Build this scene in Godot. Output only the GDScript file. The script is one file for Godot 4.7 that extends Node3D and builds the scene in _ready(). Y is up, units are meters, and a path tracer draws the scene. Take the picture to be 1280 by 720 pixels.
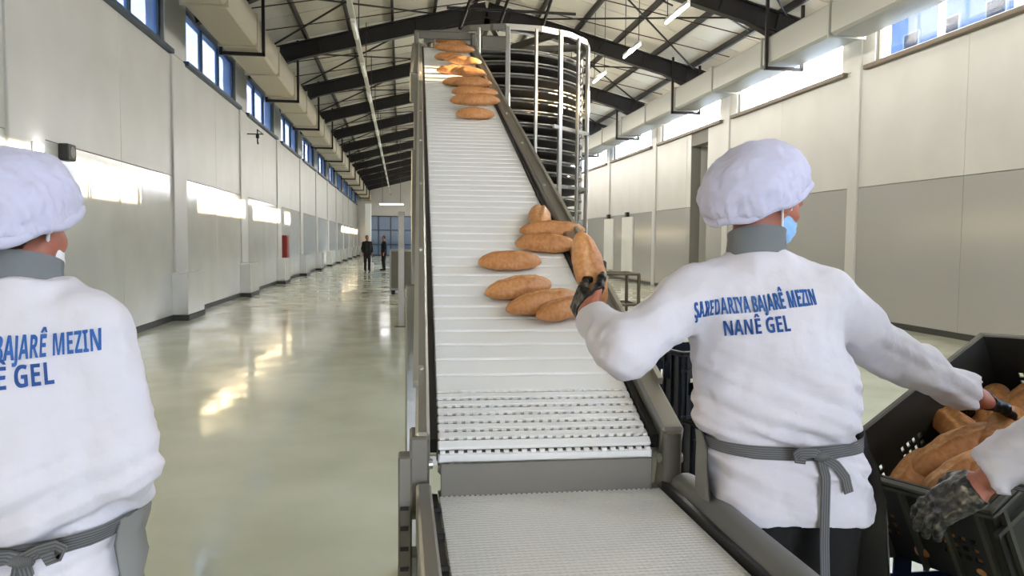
extends Node3D

# ------------------------------------------------------------------ camera and light numbers
const F := 960.0
const EYE := Vector3(0, 1.5, 0)
const WALL_L := -4.15
const WALL_R := 8.85
const RIDGE := 2.35
const NEAR_END := 9.0       # z of the wall behind the camera
const FAR_END := -76.0
const SILL := 4.9
const HEAD := 6.02
const LAMP := 1.25

var rt: Vector3
var up: Vector3
var fw: Vector3
var M := {}
var rng := RandomNumberGenerator.new()


func _ready() -> void:
	rng.seed = 7
	# camera
	var yaw := deg_to_rad(8.28)
	var pitch := deg_to_rad(3.46)
	var roll := deg_to_rad(0.5)
	fw = Vector3(sin(yaw) * cos(pitch), -sin(pitch), -cos(yaw) * cos(pitch))
	var r0 := Vector3(cos(yaw), 0, sin(yaw))
	var u0 := r0.cross(fw)
	rt = r0 * cos(roll) + u0 * sin(roll)
	up = u0 * cos(roll) - r0 * sin(roll)
	var cam := Camera3D.new()
	cam.name = "camera"
	cam.transform = Transform3D(Basis(rt, up, -fw), EYE)
	cam.fov = rad_to_deg(2.0 * atan(360.0 / F))
	cam.near = 0.05
	cam.far = 300.0
	cam.current = true
	add_child(cam)
	# sky
	var env := Environment.new()
	env.background_mode = Environment.BG_SKY
	var sky := Sky.new()
	var sm := ProceduralSkyMaterial.new()
	sm.sky_top_color = Color(0.66, 0.77, 0.92)
	sm.sky_horizon_color = Color(0.98, 0.97, 0.97)
	sm.sky_curve = 0.12
	sm.sky_energy_multiplier = 3.0
	sm.ground_bottom_color = Color(0.35, 0.34, 0.32)
	sm.ground_horizon_color = Color(0.6, 0.6, 0.58)
	sm.ground_energy_multiplier = 1.0
	sm.sun_angle_max = 50.0
	sm.sun_curve = 0.12
	sky.sky_material = sm
	env.sky = sky
	env.tonemap_mode = Environment.TONE_MAPPER_LINEAR
	env.tonemap_exposure = 2.85
	env.sdfgi_enabled = true
	env.ssao_enabled = true
	env.ssil_enabled = true
	var we := WorldEnvironment.new()
	we.name = "world_environment"
	we.environment = env
	add_child(we)
	# sun, low on the right
	var sun := DirectionalLight3D.new()
	sun.name = "sun"
	sun.light_color = Color(1.0, 0.9, 0.74)
	sun.light_energy = 5.0
	sun.light_angular_distance = 0.53
	sun.shadow_enabled = true
	sun.look_at_from_position(Vector3.ZERO, Vector3(-13.0, -2.9, -1.9), Vector3.UP)
	add_child(sun)

	materials()
	build_hall()
	build_roof()
	build_services()
	build_outside()
	build_tower()
	build_conveyor()
	build_lower_conveyor()
	build_bread()
	build_crates()
	build_people()
	build_small_things()


# ------------------------------------------------------------------ helpers: naming and nodes
func P(x: float, y: float, d: float) -> Vector3:   # the point that shows at pixel x, y of 1280 x 720, d metres in front of the eye
	return EYE + (fw + rt * ((x - 640.0) / F) - up * ((y - 360.0) / F)) * d


func obj(called: String, mesh: Mesh, mat: Material, parent: Node = null) -> MeshInstance3D:
	var o := MeshInstance3D.new()
	o.name = numbered(called, parent if parent else self)
	o.mesh = mesh
	o.material_override = mat
	(parent if parent else self).add_child(o, true)
	return o


func numbered(called: String, parent: Node) -> String:
	if not parent.has_node(called):
		return called
	var key := "count_" + called
	var n: int = parent.get_meta(key, 0) + 1
	parent.set_meta(key, n)
	return "%s_%03d" % [called, n]


func thing(called: String, label: String, category: String, at := Vector3.ZERO, group := "") -> Node3D:
	var o := Node3D.new()
	o.name = numbered(called, self)
	add_child(o)
	o.position = at
	tag(o, label, category, group)
	return o


func tag(o: Node, label: String, category: String, group := "") -> Node:
	o.set_meta("label", label)
	o.set_meta("category", category)
	if group:
		o.set_meta("group", group)
	return o


func structure(called: String, label: String, category: String) -> Node3D:
	var o := Node3D.new()
	o.name = called
	add_child(o)
	o.set_meta("kind", "structure")
	tag(o, label, category)
	return o


# ------------------------------------------------------------------ helpers: meshes
class MB:
	var v := PackedVector3Array()
	var n := PackedVector3Array()
	var c := PackedColorArray()
	var uv := PackedVector2Array()
	var i := PackedInt32Array()
	var color := Color.WHITE
	var colored := false

	func face(pts: Array, out: Vector3) -> void:
		var cr: Vector3 = (pts[1] - pts[0]).cross(pts[2] - pts[0])
		if cr.dot(out) > 0.0:
			pts = pts.duplicate()
			pts.reverse()
		var nn: Vector3 = (pts[2] - pts[0]).cross(pts[1] - pts[0]).normalized()
		var s := v.size()
		for p in pts:
			v.append(p)
			n.append(nn)
			c.append(color)
			uv.append(Vector2(p.x, p.z))
		for k in range(1, pts.size() - 1):
			i.append_array([s, s + k, s + k + 1])

	func box(t: Transform3D, size: Vector3, bevel := 0.0) -> void:
		var h := size * 0.5
		if bevel <= 0.0:
			for ax in 3:
				for sg in [-1.0, 1.0]:
					var e := Vector3.ZERO
					e[ax] = sg * h[ax]
					var a := Vector3.ZERO
					a[(ax + 1) % 3] = h[(ax + 1) % 3]
					var b := Vector3.ZERO
					b[(ax + 2) % 3] = h[(ax + 2) % 3]
					face([t * (e - a - b), t * (e + a - b), t * (e + a + b), t * (e - a + b)], t.basis * e)
			return
		var q := Vector3(minf(bevel, h.x * 0.98), minf(bevel, h.y * 0.98), minf(bevel, h.z * 0.98))
		var vert := func(sgn: Vector3, ax: int) -> Vector3:
			var p := (h - q) * sgn
			p[ax] = h[ax] * sgn[ax]
			return t * p
		for ax in 3:
			var b1 := (ax + 1) % 3
			var b2 := (ax + 2) % 3
			for sg in [-1.0, 1.0]:
				var pts := []
				for w in [[-1, -1], [1, -1], [1, 1], [-1, 1]]:
					var s := Vector3.ZERO
					s[ax] = sg
					s[b1] = w[0]
					s[b2] = w[1]
					pts.append(vert.call(s, ax))
				var o := Vector3.ZERO
				o[ax] = sg
				face(pts, t.basis * o)
			for w in [[-1, -1], [1, -1], [1, 1], [-1, 1]]:   # edges along ax
				var s0 := Vector3.ZERO
				s0[b1] = w[0]
				s0[b2] = w[1]
				var lo := s0
				lo[ax] = -1
				var hi := s0
				hi[ax] = 1
				face([vert.call(lo, b1), vert.call(lo, b2), vert.call(hi, b2), vert.call(hi, b1)], t.basis * s0)
		for x in [-1, 1]:
			for y in [-1, 1]:
				for z in [-1, 1]:
					var s := Vector3(x, y, z)
					face([vert.call(s, 0), vert.call(s, 1), vert.call(s, 2)], t.basis * s)

	func bx(lo: Vector3, hi: Vector3, bevel := 0.0) -> void:
		box(Transform3D(Basis(), (lo + hi) * 0.5), hi - lo, bevel)

	func bar(a: Vector3, b: Vector3, w: float, h: float, upv := Vector3.UP, bevel := 0.0) -> void:
		var z := (b - a).normalized()
		if absf(z.dot(upv)) > 0.99:
			upv = Vector3.FORWARD if absf(z.dot(Vector3.FORWARD)) < 0.9 else Vector3.RIGHT
		var x := upv.cross(z).normalized()
		box(Transform3D(Basis(x, z.cross(x), z), (a + b) * 0.5), Vector3(w, h, a.distance_to(b)), bevel)

	func tube(path: Array, r: float, seg := 10, caps := true, taper: Array = []) -> void:
		var rings := []
		var side := Vector3.ZERO
		for k in path.size():
			var d: Vector3 = (path[mini(k + 1, path.size() - 1)] - path[maxi(k - 1, 0)]).normalized()
			if side == Vector3.ZERO:
				side = d.cross(Vector3.UP if absf(d.y) < 0.9 else Vector3.RIGHT).normalized()
			side = (side - d * side.dot(d)).normalized()
			var other := d.cross(side)
			var rr: float = r if taper.is_empty() else r * taper[k]
			var s := v.size()
			for m in seg + 1:
				var a := TAU * m / seg
				var o := side * cos(a) + other * sin(a)
				v.append(path[k] + o * rr)
				n.append(o)
				c.append(color)
				uv.append(Vector2(float(m) / seg, k))
			rings.append(s)
		for k in path.size() - 1:
			for m in seg:
				var a: int = rings[k] + m
				var b: int = rings[k + 1] + m
				i.append_array([a, b, a + 1, a + 1, b, b + 1])
		if caps:
			for e in [0, path.size() - 1]:
				var pts := []
				for m in seg:
					pts.append(v[rings[e] + m])
				face(pts, path[e] - path[1 if e == 0 else e - 1])

	func sheet(rows: Array, closed := false) -> void:   # a smooth grid of points, rows of equal length; normals from the grid
		var w: int = rows[0].size()
		var h := rows.size()
		var s := v.size()
		for y in h:
			for x in w:
				var xa: int = (x - 1 + w) % w if closed else maxi(x - 1, 0)
				var xb: int = (x + 1) % w if closed else mini(x + 1, w - 1)
				var du: Vector3 = rows[y][xb] - rows[y][xa]
				var dv: Vector3 = rows[mini(y + 1, h - 1)][x] - rows[maxi(y - 1, 0)][x]
				v.append(rows[y][x])
				n.append(du.cross(dv).normalized())
				c.append(color)
				uv.append(Vector2(float(x) / w, float(y) / h))
		for y in h - 1:
			for x in (w if closed else w - 1):
				var x2 := (x + 1) % w
				var a := s + y * w + x
				var b := s + y * w + x2
				var cc := a + w
				var d := b + w
				i.append_array([a, cc, b, b, cc, d])

	func add(vs: PackedVector3Array, ns: PackedVector3Array, ids: PackedInt32Array) -> void:
		var s := v.size()
		v.append_array(vs)
		n.append_array(ns)
		for k in vs.size():
			c.append(color)
			uv.append(Vector2.ZERO)
		for k in ids:
			i.append(k + s)

	func mesh() -> ArrayMesh:
		var a := []
		a.resize(Mesh.ARRAY_MAX)
		a[Mesh.ARRAY_VERTEX] = v
		a[Mesh.ARRAY_NORMAL] = n
		a[Mesh.ARRAY_TEX_UV] = uv
		if colored:
			a[Mesh.ARRAY_COLOR] = c
		a[Mesh.ARRAY_INDEX] = i
		var m := ArrayMesh.new()
		m.add_surface_from_arrays(Mesh.PRIMITIVE_TRIANGLES, a)
		return m


func box_obj(called: String, lo: Vector3, hi: Vector3, mat: Material, parent: Node = null, bevel := 0.0) -> MeshInstance3D:
	var b := MB.new()
	b.bx(lo, hi, bevel)
	return obj(called, b.mesh(), mat, parent)


# ------------------------------------------------------------------ helpers: smooth bodies (distance fields meshed as surface nets)
class Prim:
	var t := 0            # 0 tapered capsule, 1 ellipsoid, 2 rounded box
	var a: Vector3
	var b: Vector3
	var ra := 0.0
	var rb := 0.0
	var k := 0.02
	var flat := false     # capsule cut flat at b
	var inv: Basis
	var size: Vector3

	func dist(p: Vector3) -> float:
		if t == 0:
			var pa := p - a
			var ba := b - a
			var l := ba.length_squared()
			var h0 := pa.dot(ba) / l
			var h := clampf(h0, 0.0, 1.0)
			var d := (pa - ba * h).length() - lerpf(ra, rb, h)
			if flat:
				d = maxf(d, (h0 - 1.0) * sqrt(l))
			return d
		var q := inv * (p - a)
		if t == 1:
			var k0 := (q / size).length()
			var k1 := (q / (size * size)).length()
			return k0 * (k0 - 1.0) / maxf(k1, 0.0001) if k0 > 0.001 else -minf(size.x, minf(size.y, size.z))
		var e := q.abs() - size + Vector3.ONE * ra
		return Vector3(maxf(e.x, 0), maxf(e.y, 0), maxf(e.z, 0)).length() + minf(maxf(e.x, maxf(e.y, e.z)), 0.0) - ra

	func bounds() -> AABB:
		if t == 0:
			var r := maxf(ra, rb)
			return AABB(a, Vector3.ZERO).expand(b).grow(r)
		var m := size.length() if t == 2 else maxf(size.x, maxf(size.y, size.z))
		return AABB(a, Vector3.ZERO).grow(m)


func cap(a: Vector3, b: Vector3, ra: float, rb: float, k := 0.02, flat := false) -> Prim:
	var p := Prim.new()
	p.a = a
	p.b = b if a.distance_to(b) > 0.0005 else a + Vector3(0, 0.0005, 0)
	p.ra = ra
	p.rb = rb
	p.k = k
	p.flat = flat
	return p


func ell(at: Vector3, size: Vector3, k := 0.02, basis := Basis()) -> Prim:
	var p := Prim.new()
	p.t = 1
	p.a = at
	p.size = size
	p.k = k
	p.inv = basis.inverse()
	return p


func rbox(at: Vector3, size: Vector3, r: float, k := 0.01, basis := Basis()) -> Prim:
	var p := Prim.new()
	p.t = 2
	p.a = at
	p.size = size
	p.ra = r
	p.k = k
	p.inv = basis.inverse()
	return p


func field(ps: Array, p: Vector3, mod = null) -> float:
	var g := 10.0
	for pr: Prim in ps:
		var d := pr.dist(p)
		var h := maxf(pr.k - absf(g - d), 0.0) / pr.k
		g = minf(g, d) - h * h * pr.k * 0.25
	return mod.call(p, g) if mod != null else g


func skin(ps: Array, cell: float, mod = null, disp = null, into: MB = null) -> MB:
	var box: AABB = ps[0].bounds()
	for pr: Prim in ps:
		box = box.merge(pr.bounds())
	box = box.grow(cell * 3.0)
	var o := box.position
	var nx := int(ceil(box.size.x / cell)) + 1
	var ny := int(ceil(box.size.y / cell)) + 1
	var nz := int(ceil(box.size.z / cell)) + 1
	var g := PackedFloat32Array()
	g.resize(nx * ny * nz)
	g.fill(1.0)
	for pr: Prim in ps:
		var bb := pr.bounds().grow(pr.k + cell * 2.0)
		var lo := ((bb.position - o) / cell).floor()
		var hi := ((bb.end - o) / cell).ceil()
		var kk := pr.k
		for z in range(maxi(int(lo.z), 0), mini(int(hi.z) + 1, nz)):
			for y in range(maxi(int(lo.y), 0), mini(int(hi.y) + 1, ny)):
				var at := (z * ny + y) * nx
				for x in range(maxi(int(lo.x), 0), mini(int(hi.x) + 1, nx)):
					var d := pr.dist(o + Vector3(x, y, z) * cell)
					var cur := g[at + x]
					var h := kk - absf(cur - d)
					if h > 0.0:
						h /= kk
						g[at + x] = minf(cur, d) - h * h * kk * 0.25
					elif d < cur:
						g[at + x] = d
	if mod != null:
		var lim := cell * 3.0
		for z in nz:
			for y in ny:
				var at := (z * ny + y) * nx
				for x in nx:
					if g[at + x] < lim:
						g[at + x] = mod.call(o + Vector3(x, y, z) * cell, g[at + x])
	var vs := PackedVector3Array()
	var ids := PackedInt32Array()
	var where := {}
	var nxy := nx * ny
	var corner := [0, 1, nx, nx + 1, nxy, nxy + 1, nxy + nx, nxy + nx + 1]
	var edges := [[0, 1], [2, 3], [4, 5], [6, 7], [0, 2], [1, 3], [4, 6], [5, 7], [0, 4], [1, 5], [2, 6], [3, 7]]
	var cp := []
	for q in 8:
		cp.append(Vector3(q & 1, (q >> 1) & 1, q >> 2))
	for z in nz - 1:
		for y in ny - 1:
			var row := z * nxy + y * nx
			for x in nx - 1:
				var at := row + x
				var first := g[at]
				if first > cell * 2.0 or first < -cell * 2.0:
					continue
				var s0 := first < 0.0
				if (g[at + 1] < 0.0) == s0 and (g[at + nx] < 0.0) == s0 and (g[at + nx + 1] < 0.0) == s0 and (g[at + nxy] < 0.0) == s0 and (g[at + nxy + 1] < 0.0) == s0 and (g[at + nxy + nx] < 0.0) == s0 and (g[at + nxy + nx + 1] < 0.0) == s0:
					continue
				var sum := Vector3.ZERO
				var cnt := 0
				for e in edges:
					var va := g[at + corner[e[0]]]
					var vb := g[at + corner[e[1]]]
					if (va < 0.0) != (vb < 0.0):
						var tt := va / (va - vb)
						sum += cp[e[0]].lerp(cp[e[1]], tt)
						cnt += 1
				where[at] = vs.size()
				vs.append(o + (Vector3(x, y, z) + sum / cnt) * cell)
	for at: int in where:
		var steps := [1, nx, nxy]
		for ax in 3:
			var s: int = steps[ax]
			if (g[at] < 0.0) == (g[at + s] < 0.0):
				continue
			var u: int = steps[(ax + 1) % 3]
			var w: int = steps[(ax + 2) % 3]
			if not (where.has(at - u) and where.has(at - w) and where.has(at - u - w)):
				continue
			var a: int = where[at - u - w]
			var b: int = where[at - w]
			var c: int = where[at]
			var d: int = where[at - u]
			if g[at] < 0.0:
				ids.append_array([a, c, b, a, d, c])
			else:
				ids.append_array([a, b, c, a, c, d])
	var ns := normals_of(vs, ids)
	if disp != null:
		for q in vs.size():
			vs[q] += ns[q] * disp.call(vs[q], ns[q])
		ns = normals_of(vs, ids)
	var mb := into if into else MB.new()
	mb.add(vs, ns, ids)
	return mb


func normals_of(vs: PackedVector3Array, ids: PackedInt32Array) -> PackedVector3Array:
	var ns := PackedVector3Array()
	ns.resize(vs.size())
	for q in range(0, ids.size(), 3):
		var a := ids[q]
		var b := ids[q + 1]
		var c := ids[q + 2]
		var nn := (vs[c] - vs[a]).cross(vs[b] - vs[a])
		ns[a] += nn
		ns[b] += nn
		ns[c] += nn
	for q in ns.size():
		ns[q] = ns[q].normalized()
	return ns


# ------------------------------------------------------------------ materials
func noise_tex(freq: float, size := 256, ramp: Gradient = null, octaves := 4, as_normal := 0.0, sd := 1, kind := FastNoiseLite.TYPE_SIMPLEX_SMOOTH) -> NoiseTexture2D:
	var fn := FastNoiseLite.new()
	fn.seed = sd
	fn.noise_type = kind
	fn.frequency = freq
	fn.fractal_octaves = octaves
	var t := NoiseTexture2D.new()
	t.width = size
	t.height = size
	t.seamless = true
	t.noise = fn
	if ramp:
		t.color_ramp = ramp
	if as_normal > 0.0:
		t.as_normal_map = true
		t.bump_strength = as_normal
	return t


func ramp(a: Color, b: Color, lo := 0.0, hi := 1.0) -> Gradient:
	var g := Gradient.new()
	g.offsets = PackedFloat32Array([lo, hi])
	g.colors = PackedColorArray([a, b])
	return g


func mat(called: String, col: Color, rough := 0.6, metal := 0.0) -> StandardMaterial3D:
	var m := StandardMaterial3D.new()
	m.resource_name = called
	m.albedo_color = col
	m.roughness = rough
	m.metallic = metal
	M[called] = m
	return m


func tri(m: StandardMaterial3D, scale: Vector3, world := true) -> StandardMaterial3D:
	m.uv1_triplanar = true
	m.uv1_world_triplanar = world
	m.uv1_scale = scale
	return m


func glow(called: String, col: Color, energy: float) -> StandardMaterial3D:
	var m := mat(called, col, 0.5)
	m.emission_enabled = true
	m.emission = col
	m.emission_energy_multiplier = energy
	return m


func materials() -> void:
	var m := mat("wall_paint", Color(0.79, 0.785, 0.77), 0.42)
	m.albedo_texture = noise_tex(0.01, 256, ramp(Color(0.96, 0.96, 0.955), Color.WHITE), 3)
	tri(m, Vector3.ONE * 0.25)
	m = mat("wainscot", Color(0.83, 0.83, 0.805), 0.13)
	m.albedo_texture = noise_tex(0.01, 256, ramp(Color(0.95, 0.95, 0.95), Color.WHITE), 3, 0.0, 3)
	m.normal_enabled = true
	m.normal_texture = noise_tex(0.006, 256, null, 2, 1.2, 5)
	m.normal_scale = 0.05
	tri(m, Vector3.ONE * 0.3)
	m = mat("wainscot_grey", Color(0.65, 0.645, 0.63), 0.16)
	m.normal_enabled = true
	m.normal_texture = noise_tex(0.006, 256, null, 2, 1.2, 6)
	m.normal_scale = 0.05
	tri(m, Vector3.ONE * 0.3)
	mat("joint", Color(0.5, 0.49, 0.46), 0.7)
	mat("skirting", Color(0.20, 0.20, 0.19), 0.5)
	m = mat("floor_epoxy", Color(0.82, 0.83, 0.75), 1.0)
	m.roughness_texture = noise_tex(0.012, 512, ramp(Color(0.07, 0.07, 0.07), Color(0.2, 0.2, 0.2), 0.25, 0.8), 5, 0.0, 11)
	m.albedo_texture = noise_tex(0.008, 512, ramp(Color(0.93, 0.93, 0.91), Color.WHITE, 0.2, 0.8), 5, 0.0, 12)
	m.normal_enabled = true
	m.normal_texture = noise_tex(0.01, 512, null, 3, 2.0, 13)
	m.normal_scale = 0.08
	tri(m, Vector3.ONE * 0.16)
	m = mat("floor_track", Color(0.72, 0.72, 0.65), 0.3)
	m = mat("roof_sheet", Color(0.74, 0.72, 0.665), 0.55)
	mat("dark_steel", Color(0.085, 0.07, 0.065), 0.45, 0.2)
	mat("rust_steel", Color(0.22, 0.13, 0.1), 0.6, 0.2)
	mat("duct_beige", Color(0.70, 0.67, 0.59), 0.5)
	mat("duct_grey", Color(0.60, 0.60, 0.57), 0.4, 0.3)
	mat("pipe_white", Color(0.74, 0.73, 0.70), 0.5)
	mat("frame_blue", Color(0.17, 0.25, 0.33), 0.4)
	mat("frame_white", Color(0.88, 0.88, 0.86), 0.35)
	mat("sill_brown", Color(0.42, 0.37, 0.31), 0.5)
	m = mat("glass_clear", Color(0.9, 0.95, 1.0, 0.012), 0.02)
	m.transparency = BaseMaterial3D.TRANSPARENCY_ALPHA
	m = mat("glass_blue", Color(0.30, 0.48, 0.70, 0.78), 0.3)
	m.transparency = BaseMaterial3D.TRANSPARENCY_ALPHA
	m = mat("glass_far", Color(0.30, 0.42, 0.55, 0.95), 0.3)
	m.transparency = BaseMaterial3D.TRANSPARENCY_ALPHA
	m = mat("stainless", Color(0.62, 0.61, 0.585), 0.38, 0.85)
	m.roughness_texture = noise_tex(0.03, 256, ramp(Color(0.75, 0.75, 0.75), Color.WHITE), 4, 0.0, 21)
	m.roughness = 0.42
	tri(m, Vector3(0.6, 3.0, 0.6))
	m = mat("stainless_dull", Color(0.44, 0.425, 0.39), 0.5, 0.5)
	mat("bright_steel", Color(0.80, 0.79, 0.77), 0.28, 0.9)
	mat("spiral_belt", Color(0.36, 0.35, 0.34), 0.5, 0.3)
	mat("drum_grey", Color(0.20, 0.20, 0.20), 0.5, 0.4)
	mat("belt_white", Color(0.88, 0.875, 0.86), 0.42)
	mat("belt_mesh", Color(0.83, 0.82, 0.80), 0.45)
	mat("black_plastic", Color(0.035, 0.035, 0.035), 0.45)
	mat("rubber_grey", Color(0.42, 0.42, 0.41), 0.5)
	m = mat("crate_black", Color(0.15, 0.154, 0.146), 0.45)
	m = mat("crate_olive", Color(0.29, 0.295, 0.27), 0.45)
	mat("crate_blue", Color(0.04, 0.09, 0.24), 0.4)
	mat("crate_navy", Color(0.025, 0.06, 0.13), 0.4)
	m = mat("crust", Color(1, 1, 1), 0.48)
	m.vertex_color_use_as_albedo = true
	m.albedo_texture = noise_tex(0.035, 256, ramp(Color(0.88, 0.82, 0.74), Color(1.0, 1.0, 1.0), 0.25, 0.75), 5, 0.0, 31)
	m.heightmap_enabled = true
	m.heightmap_texture = noise_tex(0.05, 256, null, 4, 0.0, 32)
	m.heightmap_scale = 0.08
	tri(m, Vector3.ONE * 5.0, false)
	m = mat("cloth_white", Color(0.80, 0.785, 0.81), 0.85)
	m.rim_enabled = true
	m.rim = 0.25
	m.normal_enabled = true
	m.normal_texture = noise_tex(0.05, 256, null, 4, 3.0, 41)
	m.normal_scale = 0.25
	tri(m, Vector3.ONE * 2.5)
	m = mat("cap_cloth", Color(0.74, 0.735, 0.82), 0.85)
	m.rim_enabled = true
	m.rim = 0.25
	mat("collar_grey", Color(0.42, 0.435, 0.44), 0.85)
	m = mat("apron_grey", Color(0.40, 0.40, 0.405), 0.85)
	m.albedo_texture = stripes()
	m = mat("apron_dark", Color(0.50, 0.50, 0.49), 0.85)
	mat("trousers_black", Color(0.022, 0.02, 0.022), 0.85)
	mat("shoe_white", Color(0.75, 0.75, 0.74), 0.5)
	m = mat("skin", Color(0.64, 0.39, 0.31), 0.5)
	m.subsurf_scatter_enabled = true
	m.subsurf_scatter_strength = 0.05
	mat("hair_dark", Color(0.10, 0.06, 0.045), 0.6)
	mat("hair_brown", Color(0.22, 0.12, 0.08), 0.6)
	mat("eye_white", Color(0.85, 0.84, 0.82), 0.2)
	mat("mask_blue", Color(0.55, 0.72, 0.88), 0.8)
	mat("mask_white", Color(0.88, 0.89, 0.9), 0.8)
	mat("glove_black", Color(0.045, 0.046, 0.05), 0.35)
	m = mat("glove_mottled", Color(0.42, 0.415, 0.39), 0.3)
	m.albedo_texture = noise_tex(0.03, 256, ramp(Color(0.22, 0.22, 0.21), Color(1.0, 1.0, 0.95), 0.4, 0.75), 4, 0.0, 51)
	tri(m, Vector3.ONE * 6.0)
	mat("print_blue", Color(0.10, 0.33, 0.60), 0.7)
	mat("print_deep_blue", Color(0.06, 0.26, 0.52), 0.7)
	mat("far_dark", Color(0.03, 0.03, 0.035), 0.8)
	mat("far_navy", Color(0.05, 0.07, 0.11), 0.8)
	glow("tube", Color(1.0, 0.99, 0.96), 2.2)
	mat("lamp_white", Color(0.85, 0.85, 0.84), 0.4)
	glow("exit_lamp", Color(1.0, 1.0, 0.95), 1.6)
	mat("box_dark", Color(0.12, 0.12, 0.12), 0.5)
	mat("red_box", Color(0.55, 0.12, 0.08), 0.4)
	mat("brass", Color(0.30, 0.26, 0.19), 0.5, 0.3)
	mat("house_wall", Color(0.13, 0.18, 0.25), 0.8)
	mat("house_window", Color(0.03, 0.05, 0.09), 0.4)
	mat("house_white", Color(0.24, 0.28, 0.33), 0.6)
	for q in ["house_wall", "house_window", "house_white"]:
		M[q].metallic_specular = 0.1
		M[q].roughness = 1.0
	mat("ground", Color(0.78, 0.77, 0.73), 0.9)
	mat("floury", Color(0.9, 0.86, 0.78), 0.7)


func stripes() -> ImageTexture:   # the fine woven stripe of the apron tape
	var im := Image.create(8, 32, false, Image.FORMAT_RGB8)
	for y in 32:
		for x in 8:
			var d := 1.0 if (y / 2) % 2 == 0 else 0.72
			im.set_pixel(x, y, Color(d, d, d))
	return ImageTexture.create_from_image(im)


# ------------------------------------------------------------------ the hall
func build_hall() -> void:
	var fl := box_obj("floor", Vector3(WALL_L - 0.3, -0.3, FAR_END - 0.3), Vector3(WALL_R + 1.6, 0.0, NEAR_END + 0.3), M.floor_epoxy)
	fl.set_meta("kind", "structure")
	tag(fl, "glossy pale green-beige epoxy floor of the bakery hall", "floor")

	var piers_l := []
	var piers_r := []
	for k in range(-4, 11):
		piers_l.append(15.3 + 6.0 * k)
		piers_r.append(14.1 + 6.0 * k)
	side_wall(-1, WALL_L, piers_l)
	side_wall(1, WALL_R, piers_r)

	# end walls
	var wb := structure("wall_back", "plain white wall closing the hall behind the camera", "wall")
	var gx := [0.2, 4.4, 3.4]
	box_obj("masonry", Vector3(WALL_L - 0.3, 0, NEAR_END), Vector3(gx[0], 8.3, NEAR_END + 0.3), M.wall_paint, wb)
	box_obj("masonry", Vector3(gx[1], 0, NEAR_END), Vector3(WALL_R + 0.3, 8.3, NEAR_END + 0.3), M.wall_paint, wb)
	box_obj("masonry", Vector3(gx[0], gx[2], NEAR_END), Vector3(gx[1], 8.3, NEAR_END + 0.3), M.wall_paint, wb)
	var gate := structure("door_4", "wide glazed gate in the wall behind the camera", "door")
	var gb := MB.new()
	for k in 6:
		var x := lerpf(gx[0] + 0.05, gx[1] - 0.05, k / 5.0)
		gb.bx(Vector3(x - 0.05, 0, NEAR_END + 0.1), Vector3(x + 0.05, gx[2], NEAR_END + 0.2))
	for y in [0.06, 1.7, 3.34]:
		gb.bx(Vector3(gx[0], y - 0.06, NEAR_END + 0.1), Vector3(gx[1], y + 0.06, NEAR_END + 0.2))
	obj("door_frame", gb.mesh(), M.frame_white, gate)
	for k in 5:
		for y in [0.12, 1.76]:
			box_obj("pane", Vector3(lerpf(gx[0] + 0.05, gx[1] - 0.05, k / 5.0) + 0.05, y, NEAR_END + 0.14), Vector3(lerpf(gx[0] + 0.05, gx[1] - 0.05, (k + 1) / 5.0) - 0.05, y + 1.52, NEAR_END + 0.15), M.glass_clear, gate)
	var wf := structure("wall_far", "distant end wall of the hall beyond the two people", "wall")
	var z := FAR_END
	var hole := [-3.3, 2.6, 0.0, 3.9]
	box_obj("masonry", Vector3(WALL_L - 0.3, 0, z - 0.3), Vector3(hole[0], 8.3, z), M.wall_paint, wf)
	box_obj("masonry", Vector3(hole[1], 0, z - 0.3), Vector3(WALL_R + 0.3, 8.3, z), M.wall_paint, wf)
	box_obj("masonry", Vector3(hole[0], hole[3], z - 0.3), Vector3(hole[1], 8.3, z), M.wall_paint, wf)
	var dr := structure("door_1", "wide bluish glazed doorway in the distant end wall", "door")
	var b := MB.new()
	for k in 6:
		var x := lerpf(hole[0], hole[1], k / 5.0)
		b.bx(Vector3(x - 0.06, 0, z - 0.2), Vector3(x + 0.06, hole[3], z - 0.05))
	for y in [0.06, 1.1, 2.5, 3.85]:
		b.bx(Vector3(hole[0], y - 0.06, z - 0.2), Vector3(hole[1], y + 0.06, z - 0.05))
	obj("door_frame", b.mesh(), M.frame_blue, dr)
	for k in 5:
		box_obj("pane", Vector3(lerpf(hole[0], hole[1], k / 5.0) + 0.06, 0.12, z - 0.14), Vector3(lerpf(hole[0], hole[1], (k + 1) / 5.0) - 0.06, 3.79, z - 0.12), M.glass_far, dr)


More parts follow.
